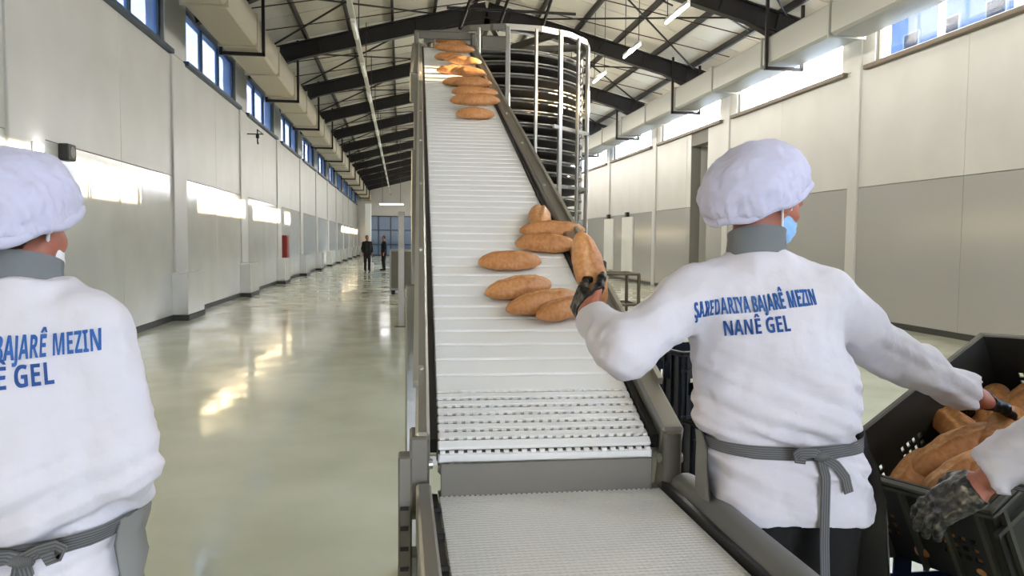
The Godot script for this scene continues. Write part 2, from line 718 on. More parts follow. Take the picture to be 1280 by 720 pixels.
func side_wall(side: int, X: float, piers: Array) -> void:
	var nm := "left" if side < 0 else "right"
	var out := X + side * 0.3
	var lo := minf(X, out)
	var hi := maxf(X, out)
	var half := 0.7 if side < 0 else 0.55
	var w := structure("wall_" + nm, ("left hand wall of cream panels above glossy pale wainscot" if side < 0 else "right hand wall of cream panels above grey glossy wainscot"), "wall")
	# the core, with an opening for each window and (right) the doorway recess
	var b := MB.new()
	var z0 := NEAR_END + 0.3
	var gap := [21.45, 22.75, 4.45]
	if side < 0:
		b.bx(Vector3(lo, 0, FAR_END), Vector3(hi, SILL, z0))
	else:
		b.bx(Vector3(lo, 0, -gap[0]), Vector3(hi, SILL, z0))
		b.bx(Vector3(lo, gap[2], -gap[1]), Vector3(hi, SILL, -gap[0]))
		b.bx(Vector3(lo, 0, FAR_END), Vector3(hi, SILL, -gap[1]))
	b.bx(Vector3(lo, HEAD, FAR_END), Vector3(hi, 7.2, z0))
	for k in piers.size():
		var d: float = piers[k]
		b.bx(Vector3(lo, SILL, -d - half), Vector3(hi, HEAD, -d + half))
	b.bx(Vector3(lo, SILL, -piers[0] + half), Vector3(hi, HEAD, z0))
	b.bx(Vector3(lo, SILL, FAR_END), Vector3(hi, HEAD, -piers[-1] - half))
	obj("masonry", b.mesh(), M.joint, w)
	if side > 0:   # niche behind the doorway
		b = MB.new()
		b.bx(Vector3(hi, 0, -gap[1] - 0.15), Vector3(hi + 1.0, gap[2], -gap[1]))
		b.bx(Vector3(hi, 0, -gap[0]), Vector3(hi + 1.0, gap[2], -gap[0] + 0.15))
		b.bx(Vector3(hi + 1.0, 0, -gap[1] - 0.15), Vector3(hi + 1.15, gap[2], -gap[0] + 0.15))
		b.bx(Vector3(hi, gap[2], -gap[1] - 0.15), Vector3(hi + 1.15, gap[2] + 0.15, -gap[0] + 0.15))
		obj("doorway_niche", b.mesh(), M.wall_paint, w)
	# cladding panels
	var t := 0.02
	var line := 2.64 if side < 0 else 2.6
	var length := 3.0
	var shared_u := MB.new()
	var shared_l := MB.new()
	var shared_t := MB.new()
	shared_u.box(Transform3D(), Vector3(t, SILL - line - 0.02, length - 0.005), 0.004)
	shared_l.box(Transform3D(), Vector3(t, line - 0.1, length - 0.005), 0.004)
	var um := shared_u.mesh()
	var lm := shared_l.mesh()
	var first: float = piers[0] - 6.0
	var nn := int((76.0 - first) / length)
	for k in nn:
		var d := first + (k + 0.5) * length
		if -d > NEAR_END - 1.4:
			continue
		if side > 0 and d + 1.5 > gap[0] - 0.02 and d - 1.5 < gap[1] + 0.02:
			for seg in [[d - 1.5 + 0.006, minf(gap[0], d + 1.5)], [maxf(gap[1], d - 1.5), d + 1.5 - 0.006]]:
				if seg[1] - seg[0] > 0.05:
					box_obj("wall_panel", Vector3(X - t, line + 0.01, -seg[1]), Vector3(X, SILL - 0.01, -seg[0]), M.wall_paint, w, 0.004)
					box_obj("wainscot_panel", Vector3(X - t, 0.1, -seg[1]), Vector3(X, line, -seg[0]), M.wainscot_grey, w, 0.004)
			continue
		var p := obj("wall_panel", um, M.wall_paint, w)
		p.position = Vector3(X - side * t * 0.5, (SILL + line) * 0.5, -d)
		p = obj("wainscot_panel", lm, M.wainscot if side < 0 else M.wainscot_grey, w)
		p.position = Vector3(X - side * t * 0.5, (line + 0.1) * 0.5, -d)
	# painted strip round the windows
	b = MB.new()
	for k in piers.size():
		var d: float = piers[k]
		b.bx(Vector3(minf(X, X - side * 0.015), SILL + 0.005, -d - half + 0.005), Vector3(maxf(X, X - side * 0.015), HEAD - 0.005, -d + half - 0.005))
	b.bx(Vector3(minf(X, X - side * 0.015), HEAD + 0.03, FAR_END), Vector3(maxf(X, X - side * 0.015), 7.1, NEAR_END))
	obj("upper_lining", b.mesh(), M.wall_paint, w)
	# pilasters
	for k in piers.size():
		var d: float = piers[k]
		b = MB.new()
		var depth := 0.06 if side < 0 else 0.06
		var hw := 0.42 if side < 0 else 0.16
		b.bx(Vector3(minf(X, X - side * depth), 0.0, -d - hw), Vector3(maxf(X, X - side * depth), 4.85 if side < 0 else 6.3, -d + hw), 0.01)
		obj("pilaster", b.mesh(), M.wall_paint if side > 0 else M.wall_paint, w)
		if side < 0:
			box_obj("plinth", Vector3(X, 0.1, -d - 0.62), Vector3(X + 0.3, 0.88, -d + 0.55), M.wainscot, w, 0.012)
	# skirting
	b = MB.new()
	if side < 0:
		b.bx(Vector3(X, 0.0, FAR_END), Vector3(X + 0.03, 0.1, NEAR_END))
		for k in piers.size():
			b.bx(Vector3(X, 0.0, -piers[k] - 0.63), Vector3(X + 0.31, 0.1, -piers[k] + 0.56))
	else:
		b.bx(Vector3(X - 0.03, 0.0, FAR_END), Vector3(X, 0.1, -gap[1]))
		b.bx(Vector3(X - 0.03, 0.0, -gap[0]), Vector3(X, 0.1, NEAR_END))
	var sk := obj("baseboard_" + nm, b.mesh(), M.skirting)
	sk.set_meta("kind", "structure")
	tag(sk, "dark skirting strip along the foot of the %s hand wall" % nm, "baseboard")
	# windows
	var fm: Material = M.frame_blue if side < 0 else M.frame_white
	var gm: Material = M.glass_blue if side < 0 else M.glass_clear
	for k in piers.size() - 1:
		var da: float = piers[k] + half
		var db: float = piers[k + 1] - half
		var idx := (k + 1) * 2 + (0 if side < 0 else 1)
		var win := structure("window_%d" % idx, "%s clerestory window number %d along the %s wall counted from behind the camera" % ["blue framed" if side < 0 else "white framed", k + 1, nm], "window")
		b = MB.new()
		var xa := X + side * 0.06
		var xb := X + side * 0.14
		var x0 := minf(xa, xb)
		var x1 := maxf(xa, xb)
		b.bx(Vector3(x0, SILL, -db), Vector3(x1, SILL + 0.09, -da))
		b.bx(Vector3(x0, HEAD - 0.09, -db), Vector3(x1, HEAD, -da))
		for e in 4:
			var d := lerpf(da, db, e / 3.0)
			d = clampf(d, da + 0.045, db - 0.045)
			b.bx(Vector3(x0, SILL + 0.09, -d - 0.045), Vector3(x1, HEAD - 0.09, -d + 0.045))
		obj("window_frame", b.mesh(), fm, win)
		for e in 3:
			var d0 := lerpf(da, db, e / 3.0) + 0.045
			var d1 := lerpf(da, db, (e + 1) / 3.0) - 0.045
			var xm := (x0 + x1) * 0.5
			box_obj("pane", Vector3(xm - 0.006, SILL + 0.09, -d1), Vector3(xm + 0.006, HEAD - 0.09, -d0), gm, win)
		var sx := X - side * 0.12
		box_obj("window_sill", Vector3(minf(sx, X + side * 0.06), SILL - 0.07, -db - 0.22), Vector3(maxf(sx, X + side * 0.06), SILL + 0.015, -da + 0.22), M.frame_blue if side < 0 else M.sill_brown, win, 0.01)


func roof_y(x: float) -> float:
	return 8.12 - 0.258 * absf(x - RIDGE)


func build_roof() -> void:
	var c := structure("ceiling", "pitched roof of pale sheets on dark purlins over the hall", "ceiling")
	for side in [-1, 1]:
		var xe: float = RIDGE + side * 6.95
		var b := MB.new()
		var y0 := roof_y(RIDGE)
		var y1 := roof_y(xe)
		var pts := [Vector3(RIDGE, y0 + 0.08, 0), Vector3(xe, y1 + 0.08, 0), Vector3(xe, y1 + 0.3, 0), Vector3(RIDGE, y0 + 0.3, 0)]
		var za := Vector3(0, 0, NEAR_END + 0.3)
		var zb := Vector3(0, 0, FAR_END - 0.3)
		for e in 4:
			var p: Vector3 = pts[e]
			var q: Vector3 = pts[(e + 1) % 4]
			var mid: Vector3 = (p + q) * 0.5 - (pts[0] + pts[2]) * 0.5
			b.face([p + za, q + za, q + zb, p + zb], mid)
		b.face([pts[0] + za, pts[1] + za, pts[2] + za, pts[3] + za], Vector3.BACK)
		b.face([pts[0] + zb, pts[1] + zb, pts[2] + zb, pts[3] + zb], Vector3.FORWARD)
		obj("roof_slope", b.mesh(), M.roof_sheet, c)
		# lapped sheet ribs
		b = MB.new()
		var d := -7.0
		while d < 76.0:
			b.bar(Vector3(RIDGE + side * 0.1, roof_y(RIDGE + side * 0.1) + 0.075, -d), Vector3(xe, y1 + 0.075, -d), 0.05, 0.02)
			d += 1.06
		obj("sheet_laps", b.mesh(), M.roof_sheet, c).set_meta("kind", "stuff")
		for k in 6:
			var x: float = RIDGE + side * (0.3 + 1.13 * k)
			b = MB.new()
			var y := roof_y(x) + 0.0
			b.bx(Vector3(x - 0.035, y - 0.07, FAR_END), Vector3(x + 0.035, y + 0.08, NEAR_END))
			obj("purlin", b.mesh(), M.dark_steel, c)
	# trusses
	var ord := ["behind the camera", "directly above the camera", "just past the camera", "nearest above the loading end", "", "", "", "", "", "", "", "", "", "", "", ""]
	var count := ["first", "second", "third", "fourth", "fifth", "sixth", "seventh", "eighth", "ninth", "tenth", "eleventh", "twelfth", "thirteenth", "fourteenth"]
	var proto: Node3D = null
	var k := 0
	for step in range(-4, 11):
		var d := 21.4 + 5.3 * step
		var t: Node3D
		if proto == null:
			proto = make_truss()
			t = proto
		else:
			t = proto.duplicate()
			t.name = numbered("roof_truss", self)
			add_child(t)
		t.position = Vector3(0, 0, -d)
		var lab := ""
		if step < 0:
			lab = ["dark steel roof truss over the near end, above the camera", "dark steel roof truss over the two workers in white", "dark steel roof truss over the conveyor's foot", "dark steel roof truss whose right end shows at the top edge, above the tower"][step + 4]
		else:
			lab = "%s complete dark steel roof truss down the hall, counted from the spiral tower" % count[step]
		tag(t, lab, "roof truss", "roof trusses")
	# wind braces in the roof plane
	for step in range(-2, 9):
		var d := 21.4 + 5.3 * step
		for side in [-1, 1]:
			var b := MB.new()
			var xa: float = RIDGE + side * 1.5
			var xb: float = RIDGE + side * 5.9
			b.tube([Vector3(xb, roof_y(xb) - 0.12, -d - 0.1), Vector3(xa, roof_y(xa) - 0.12, -d - 5.1)], 0.025, 6)
			b.tube([Vector3(xb, roof_y(xb) - 0.16, -d - 5.1), Vector3(xa, roof_y(xa) - 0.16, -d - 0.1)], 0.025, 6)
			obj("wind_brace", b.mesh(), M.dark_steel, c)
		var b2 := MB.new()
		for q in [1.8, 3.6]:
			var y := roof_y(0.0) - 0.2
			b2.tube([Vector3(RIDGE - 6.3, roof_y(RIDGE - 6.3) - 0.05, -d - q), Vector3(RIDGE, roof_y(RIDGE) - 0.5, -d - q), Vector3(RIDGE + 6.3, roof_y(RIDGE + 6.3) - 0.05, -d - q)], 0.014, 5)
		obj("tie_rod", b2.mesh(), M.rust_steel, c)


func make_truss() -> Node3D:
	var t := thing("roof_truss", "roof truss", "roof truss")
	for side in [-1, 1]:
		var xe: float = RIDGE + side * 6.42
		var drop := 0.30
		var a := Vector3(RIDGE, roof_y(RIDGE) - drop, 0)
		var e := Vector3(xe, roof_y(xe) - drop, 0)
		var dirn := (e - a).normalized()
		var nrm: Vector3 = Vector3(-dirn.y, dirn.x, 0) * side
		var b := MB.new()
		b.bar(a, e, 0.03, 0.40, nrm)
		b.bar(a + nrm * 0.2, e + nrm * 0.2, 0.2, 0.035, nrm)
		b.bar(a - nrm * 0.2, e - nrm * 0.2, 0.2, 0.035, nrm)
		for q in 5:
			var p := a.lerp(e, (q + 0.5) / 5.0)
			b.bar(p - nrm * 0.19, p + nrm * 0.19, 0.16, 0.02, dirn)
		obj("rafter", b.mesh(), M.dark_steel, t)
		for at in [[a, 1.7], [e, -1.4]]:   # haunch at the ridge and at the wall
			b = MB.new()
			var p0: Vector3 = at[0]
			var p1: Vector3 = p0 + dirn * at[1]
			for zz in [-0.06, 0.06]:
				b.face([p0 - nrm * 0.16 + Vector3(0, 0, zz), p1 - nrm * 0.16 + Vector3(0, 0, zz), p0 - nrm * 0.46 + Vector3(0, 0, zz)], Vector3(0, 0, zz))
			b.bar(p0 - nrm * 0.46, p1 - nrm * 0.19, 0.2, 0.03, nrm)
			obj("haunch", b.mesh(), M.dark_steel, t)
		for q in [[0.32, 0.62], [0.72, 0.92]]:
			b = MB.new()
			b.tube([a.lerp(e, q[0]) - nrm * 0.2, Vector3(a.lerp(e, q[1]).x, a.lerp(e, q[1]).y + 0.28, -1.6)], 0.022, 6)
			obj("fly_brace", b.mesh(), M.dark_steel, t)
	return t


# ------------------------------------------------------------------ ducts, hangers, lamps, cable run
func build_services() -> void:
	for side in [-1, 1]:
		var x0 := -3.5 if side < 0 else 7.72
		var x1 := -2.78 if side < 0 else 8.42
		var y0 := 5.28
		var y1 := 5.9
		var t := thing("air_duct", ("long beige air duct hung along the left wall under the roof" if side < 0 else "long grey air duct hung along the right wall under the roof"), "duct", Vector3(0, 0, 0), "air ducts along the hall")
		var d := -8.0
		var k := 0
		while d < 75.0:
			var b := MB.new()
			b.bx(Vector3(x0, y0, -d - 2.63), Vector3(x1, y1, -d), 0.05)
			obj("duct_section", b.mesh(), M.duct_beige if side < 0 else M.duct_grey, t)
			b = MB.new()
			b.bx(Vector3(x0 - 0.025, y0 - 0.025, -d - 2.66), Vector3(x1 + 0.025, y1 + 0.025, -d - 2.63), 0.006)
			obj("flange", b.mesh(), M.duct_beige if side < 0 else M.duct_grey, t)
			d += 2.66
		for j in range(-2, 11):
			var dd := (16.3 if side < 0 else 15.6) + (5.3 if side < 0 else 5.7) * j
			var b := MB.new()
			var w := 0.06
			for x in [x0 - 0.05, x1 + 0.05]:
				b.bx(Vector3(x - w / 2, y0 - 0.1, -dd - w / 2), Vector3(x + w / 2, roof_y(x) + 0.02, -dd + w / 2))
			b.bx(Vector3(x0 - 0.08, y0 - 0.1, -dd - w / 2), Vector3(x1 + 0.08, y0 - 0.03, -dd + w / 2))
			obj("hanger", b.mesh(), M.dark_steel, t)
	# fluorescent lamps along the right slope
	var names := ["fluorescent strip lamp over the near end behind the camera", "fluorescent strip lamp over the camera", "lit fluorescent strip lamp"]
	var first := 0
	for k in range(-7, 21):
		var d := 13.8 + 2.78 * k
		var t := thing("strip_lamp", "", "lamp", Vector3(5.02, 5.72, -d), "fluorescent strip lamps")
		var lab := "strip lamp on the right roof slope, %d before the ones in view" % -k
		if k >= 0:
			lab = ["nearest lit strip lamp on the right slope, at the photo's top edge", "second lit strip lamp on the right slope, beside the dark truss", "third lit strip lamp on the right slope, just right of the tower"][k] if k < 3 else "strip lamp hidden behind the tower, %d after the third visible one" % (k - 2)
		tag(t, lab, "lamp", "fluorescent strip lamps")
		var b := MB.new()
		b.bx(Vector3(-0.03, -0.005, -0.6), Vector3(0.03, 0.05, 0.6), 0.008)
		obj("lamp_housing", b.mesh(), M.lamp_white, t)
		b = MB.new()
		b.tube([Vector3(0, -0.03, -0.58), Vector3(0, -0.03, 0.58)], 0.028, 10)
		obj("lamp_tube", b.mesh(), M.tube, t)
		b = MB.new()
		for q in [-0.5, 0.5]:
			b.tube([Vector3(0, 0.05, q), Vector3(0, roof_y(5.02) - 5.72 + 0.03, q)], 0.008, 5)
		obj("suspension_wire", b.mesh(), M.dark_steel, t)
		var a := OmniLight3D.new()
		a.name = "lamp_light"
		a.light_color = Color(1.0, 0.975, 0.93)
		a.light_energy = LAMP
		a.light_size = 0.06
		a.omni_range = 80.0
		a.omni_attenuation = 2.0
		a.shadow_enabled = true
		a.position = Vector3(0, -0.13, 0)
		t.add_child(a)
	# cable run on the left slope
	var cr = thing("lighting_trunk", "long pale unlit lighting trunk running down the hall under the left roof slope", "lighting trunk")
	var b := MB.new()
	var x := -0.90
	var y := 5.72
	b.bx(Vector3(x - 0.05, y, -74.0), Vector3(x + 0.05, y + 0.05, 8.0), 0.008)
	obj("tray", b.mesh(), M.pipe_white, cr)
	for k in range(-6, 15):
		b = MB.new()
		var d := 15.2 + 3.7 * k
		b.bx(Vector3(x - 0.05, y - 0.05, -d - 1.3), Vector3(x + 0.05, y + 0.07, -d), 0.012)
		obj("lamp_batten", b.mesh(), M.lamp_white, cr)
		b = MB.new()
		b.bx(Vector3(x - 0.035, y - 0.085, -d - 1.28), Vector3(x + 0.035, y - 0.05, -d - 0.02), 0.012)
		obj("lamp_diffuser", b.mesh(), M.frame_white, cr)
		b = MB.new()
		b.tube([Vector3(x, y + 0.05, -d - 2.2), Vector3(x, roof_y(x) - 0.02, -d - 2.2)], 0.012, 5)
		obj("suspension_wire", b.mesh(), M.dark_steel, cr)


func build_outside() -> void:
	var g := box_obj("ground", Vector3(-120, -0.5, -200), Vector3(160, -0.31, 120), M.ground)
	g.set_meta("kind", "structure")
	tag(g, "grey yard outside the hall", "ground")
	var t := thing("apartment_building", "blue-grey apartment block seen through the nearest right hand window", "building", Vector3(31, -0.31, -37))
	box_obj("wall", Vector3(0, 0, -12), Vector3(9, 19, 12), M.house_wall, t)
	for r in 6:
		for k in 7:
			var z := -10.2 + k * 3.4
			var y := 1.2 + r * 3.0
			var w := box_obj("window", Vector3(-0.12, y - 0.1, z - 0.75), Vector3(0.02, y + 1.6, z + 0.75), M.house_white, t)
			box_obj("pane", Vector3(-0.15, y, z - 0.62), Vector3(-0.10, y + 1.5, z + 0.62), M.house_window, w)
	box_obj("parapet", Vector3(-0.2, 19, -12.2), Vector3(9.2, 19.5, 12.2), M.house_white, t)


# ------------------------------------------------------------------ the spiral cooling tower
func build_tower() -> void:
	var at := Vector3(1.83, 0, -13.6)
	var t := thing("spiral_cooling_tower", "tall steel spiral cooling tower behind the inclined conveyor", "cooling tower", at)
	var R := 1.46
	var top := 4.86
	for k in 20:
		var a := TAU * (k + 0.35) / 20
		var p := Vector3(cos(a), 0, sin(a)) * R
		var b := MB.new()
		var x := p.normalized()
		b.box(Transform3D(Basis(x, Vector3.UP, x.cross(Vector3.UP)), p + Vector3.UP * top * 0.5), Vector3(0.055, top, 0.075 if k % 2 else 0.05), 0.008)
		obj("post", b.mesh(), M.stainless if k % 3 else M.bright_steel, t)
	# spiral tiers
	var pitch := 0.19
	for k in 22:
		var b := MB.new()
		var rows := []
		var seg := 64
		var y0 := 0.45 + k * pitch
		for prof in [[0.74, 0.0], [1.32, 0.0], [1.32, 0.028], [0.74, 0.028], [0.74, 0.0]]:
			var row := []
			for s in seg + 1:
				var a := TAU * s / seg
				row.append(Vector3(cos(a) * prof[0], y0 + pitch * s / seg + prof[1], sin(a) * prof[0]))
			rows.append(row)
		for r in rows.size() - 1:
			b.sheet([rows[r], rows[r + 1]])
		obj("spiral_tier", b.mesh(), M.spiral_belt, t)
		b = MB.new()
		var path := []
		for s in seg + 1:
			var a := TAU * s / seg
			path.append(Vector3(cos(a) * 1.36, y0 + pitch * s / seg + 0.05, sin(a) * 1.36))
		b.tube(path, 0.016, 6)
		obj("guard_rail", b.mesh(), M.stainless, t)
	var b := MB.new()
	b.tube([Vector3(0, 0.2, 0), Vector3(0, 4.5, 0)], 0.62, 32)
	obj("drum", b.mesh(), M.drum_grey, t)
	for y in [0.25, 2.4, top]:
		b = MB.new()
		for k in 16:
			var a0 := TAU * (k + 0.35) / 16
			var a1 := TAU * (k + 1.35) / 16
			b.bar(Vector3(cos(a0) * R, y, sin(a0) * R), Vector3(cos(a1) * R, y, sin(a1) * R), 0.05, 0.09 if y > 3.0 else 0.05)
		obj("ring_beam", b.mesh(), M.stainless, t)
	for k in 4:
		var a := TAU * (k + 0.35) / 8
		b = MB.new()
		b.bar(Vector3(cos(a) * R, top, sin(a) * R), Vector3(-cos(a) * R, top, -sin(a) * R), 0.08, 0.1)
		obj("top_beam", b.mesh(), M.stainless_dull, t)
	# cross rail and drive box on the side towards the conveyor
	b = MB.new()
	b.bar(Vector3(0.6, 3.35, 1.38), Vector3(1.36, 3.35, 0.6), 0.04, 0.06)
	obj("cross_rail", b.mesh(), M.bright_steel, t)
	b = MB.new()
	b.bx(Vector3(-0.55, top - 0.4, 0.7), Vector3(-0.1, top - 0.05, 1.1), 0.02)
	obj("drive_motor", b.mesh(), M.stainless_dull, t)
	# light gantry of black pipes above the tower
	b = MB.new()
	for q in [-0.9, -0.3, 0.4]:
		b.tube([Vector3(q, top, 1.2), Vector3(q + 0.25, top + 0.7, 1.0)], 0.03, 6)
	b.tube([Vector3(-1.1, top + 0.35, 1.1), Vector3(1.0, top + 0.35, 1.1)], 0.025, 6)
	obj("pipe_gantry", b.mesh(), M.dark_steel, t)


# ------------------------------------------------------------------ the conveyors
const BELT_W := 0.585
const BELT_LEN := 8.86
const PITCH_S := 0.1
const PITCH_F := 0.04
var cx: Transform3D    # belt axes: x across, y out of the belt, -z up the belt; origin at the middle of the lower end


func slat_mesh(w: float, pitch: float, knuckles: int, th: float) -> ArrayMesh:
	var b := MB.new()
	var body := pitch * 0.66
	b.box(Transform3D(Basis(), Vector3(0, -th * 0.5, 0)), Vector3(w, th, body), th * 0.3)
	var step := w / knuckles
	for k in knuckles:
		var x := -w * 0.5 + (k + 0.5) * step
		b.bx(Vector3(x - step * 0.28, -th * 0.9, -pitch * 0.5 - 0.0), Vector3(x + step * 0.28, th * 0.12, -body * 0.5 + 0.001))
	return b.mesh()


func build_conveyor() -> void:
	var o := Vector3(0.392, 0.968, -2.04)
	var bas := Basis(Vector3.UP, -atan2(0.2, 8.28)) * Basis(Vector3.RIGHT, deg_to_rad(20.33))
	cx = Transform3D(bas, o)
	var t := thing("inclined_conveyor", "long white slatted conveyor belt climbing from the workers to the tower", "conveyor")
	t.transform = cx
	var sm := slat_mesh(BELT_W, PITCH_F, 24, 0.012)
	var plain_slat := MB.new()
	plain_slat.box(Transform3D(Basis(), Vector3(0, -0.006, 0.005)), Vector3(BELT_W, 0.012, PITCH_S - 0.014), 0.004)
	plain_slat.box(Transform3D(Basis(), Vector3(0, -0.010, -PITCH_S * 0.5 + 0.005)), Vector3(BELT_W, 0.008, 0.014), 0.002)
	var pm := plain_slat.mesh()
	var fine := 6
	for k in fine:
		var s := obj("belt_slat", sm, M.belt_white, t)
		s.position = Vector3(0, 0, -(k + 0.5) * PITCH_F)
	var n := int((BELT_LEN - fine * PITCH_F) / PITCH_S)
	for k in n:
		var s := obj("belt_slat", pm, M.belt_white, t)
		s.position = Vector3(0, 0, -fine * PITCH_F - (k + 0.5) * PITCH_S)
	# slats turning round the lower roller
	var rr := 0.05
	for k in 4:
		var a := (k + 0.5) * PITCH_F / rr
		var s := obj("belt_slat", sm, M.belt_white, t)
		s.transform = Transform3D(Basis(Vector3.RIGHT, a), Vector3(0, -rr + rr * cos(a), rr * sin(a)))
	var b := MB.new()
	b.tube([Vector3(-BELT_W / 2, -rr, 0), Vector3(BELT_W / 2, -rr, 0)], rr - 0.018, 20)
	obj("end_roller", b.mesh(), M.stainless_dull, t)
	var hw := BELT_W / 2
	# bed under the belt
	b = MB.new()
	b.bx(Vector3(-hw, -0.16, -BELT_LEN), Vector3(hw, -0.03, -0.12))
	obj("belt_bed", b.mesh(), M.stainless_dull, t)
	for side in [-1, 1]:
		b = MB.new()   # black wear strip beside the belt
		b.bx(Vector3(side * (hw + 0.012) - 0.009, -0.03, -BELT_LEN), Vector3(side * (hw + 0.012) + 0.009, 0.012, 0.02))
		obj("wear_strip", b.mesh(), M.black_plastic, t)
		b = MB.new()
		var xa: float = side * (hw + 0.022)
		var xb: float = side * (hw + (0.085 if side > 0 else 0.06))
		b.bx(Vector3(minf(xa, xb), -0.17, -BELT_LEN - 0.05), Vector3(maxf(xa, xb), 0.045, 0.04), 0.008)
		obj("side_rail", b.mesh(), M.stainless, t)
		# thin guard lip on the outer edge
		b = MB.new()
		b.bx(Vector3(xb - 0.008, 0.04, -BELT_LEN - 0.05), Vector3(xb + 0.008, 0.062, -0.2))
		obj("guard_lip", b.mesh(), M.bright_steel, t)
	# bolts on the rails
	for k in 9:
		for side in [-1, 1]:
			b = MB.new()
			var x: float = side * (hw + 0.045)
			b.tube([Vector3(x, 0.045, -0.3 - k * 1.0), Vector3(x, 0.053, -0.3 - k * 1.0)], 0.009, 8)
			obj("bolt", b.mesh(), M.bright_steel, t)
	var inv := cx.affine_inverse()
	# upright end plates and the apron sheet below the lower end (world upright)
	for side in [-1, 1]:
		b = MB.new()
		var base := cx * Vector3(side * (hw + 0.05), 0, 0.0)
		var px := base.x
		b.box(inv * Transform3D(Basis(), Vector3(px, base.y - 0.09, base.z + 0.0)), Vector3(0.05, 0.22, 0.12), 0.006)
		obj("end_plate", b.mesh(), M.stainless_dull, t)
		b = MB.new()
		b.tube([inv * Vector3(px - 0.03, base.y - 0.06, base.z + 0.03), inv * Vector3(px + 0.035, base.y - 0.06, base.z + 0.03)], 0.014, 10)
		obj("axle_stub", b.mesh(), M.bright_steel, t)
	b = MB.new()
	var ce := cx * Vector3(0, 0, 0)
	b.box(inv * Transform3D(Basis(), Vector3(ce.x, ce.y - 0.122, ce.z + 0.052)), Vector3(BELT_W - 0.01, 0.14, 0.006), 0.002)
	obj("apron_sheet", b.mesh(), M.stainless_dull, t)
	# legs
	for d in [1.3, 3.6, 5.9, 8.3]:
		for side in [-1, 1]:
			var p := cx * Vector3(side * (hw + (0.06 if side > 0 else 0.085)), -0.15, -d / cos(deg_to_rad(20.33)))
			b = MB.new()
			b.box(inv * Transform3D(Basis(), Vector3(p.x, p.y * 0.5, p.z)), Vector3(0.05, p.y, 0.06), 0.006)
			b.box(inv * Transform3D(Basis(), Vector3(p.x, 0.01, p.z)), Vector3(0.12, 0.02, 0.12))
			obj("leg", b.mesh(), M.stainless, t)
		var pl := cx * Vector3(-hw - 0.03, -0.15, -d / cos(deg_to_rad(20.33)))
		var prr := cx * Vector3(hw + 0.03, -0.15, -d / cos(deg_to_rad(20.33)))
		b = MB.new()
		b.bar(inv * Vector3(pl.x, pl.y * 0.4, pl.z), inv * Vector3(prr.x, pl.y * 0.4, prr.z), 0.04, 0.04, inv.basis * Vector3.UP)
		obj("cross_tie", b.mesh(), M.stainless, t)
	# head end: cross frame, drive roller and side cheek
	b = MB.new()
	b.bx(Vector3(-hw - 0.12, 0.10, -BELT_LEN - 0.12), Vector3(hw + 0.1, 0.2, -BELT_LEN - 0.04), 0.01)
	b.bx(Vector3(-hw - 0.12, -0.1, -BELT_LEN - 0.12), Vector3(-hw - 0.06, 0.2, -BELT_LEN + 0.1), 0.01)
	b.bx(Vector3(hw + 0.04, -0.1, -BELT_LEN - 0.12), Vector3(hw + 0.1, 0.2, -BELT_LEN + 0.1), 0.01)
	obj("head_frame", b.mesh(), M.stainless_dull, t)
	b = MB.new()
	b.tube([Vector3(-hw, -0.06, -BELT_LEN - 0.03), Vector3(hw, -0.06, -BELT_LEN - 0.03)], 0.06, 20)
	obj("head_roller", b.mesh(), M.stainless_dull, t)
	b = MB.new()
	b.bx(Vector3(-hw - 0.15, -0.25, -BELT_LEN + 0.0), Vector3(-hw - 0.062, 0.05, -BELT_LEN + 2.6), 0.01)
	obj("side_guard", b.mesh(), M.stainless, t)


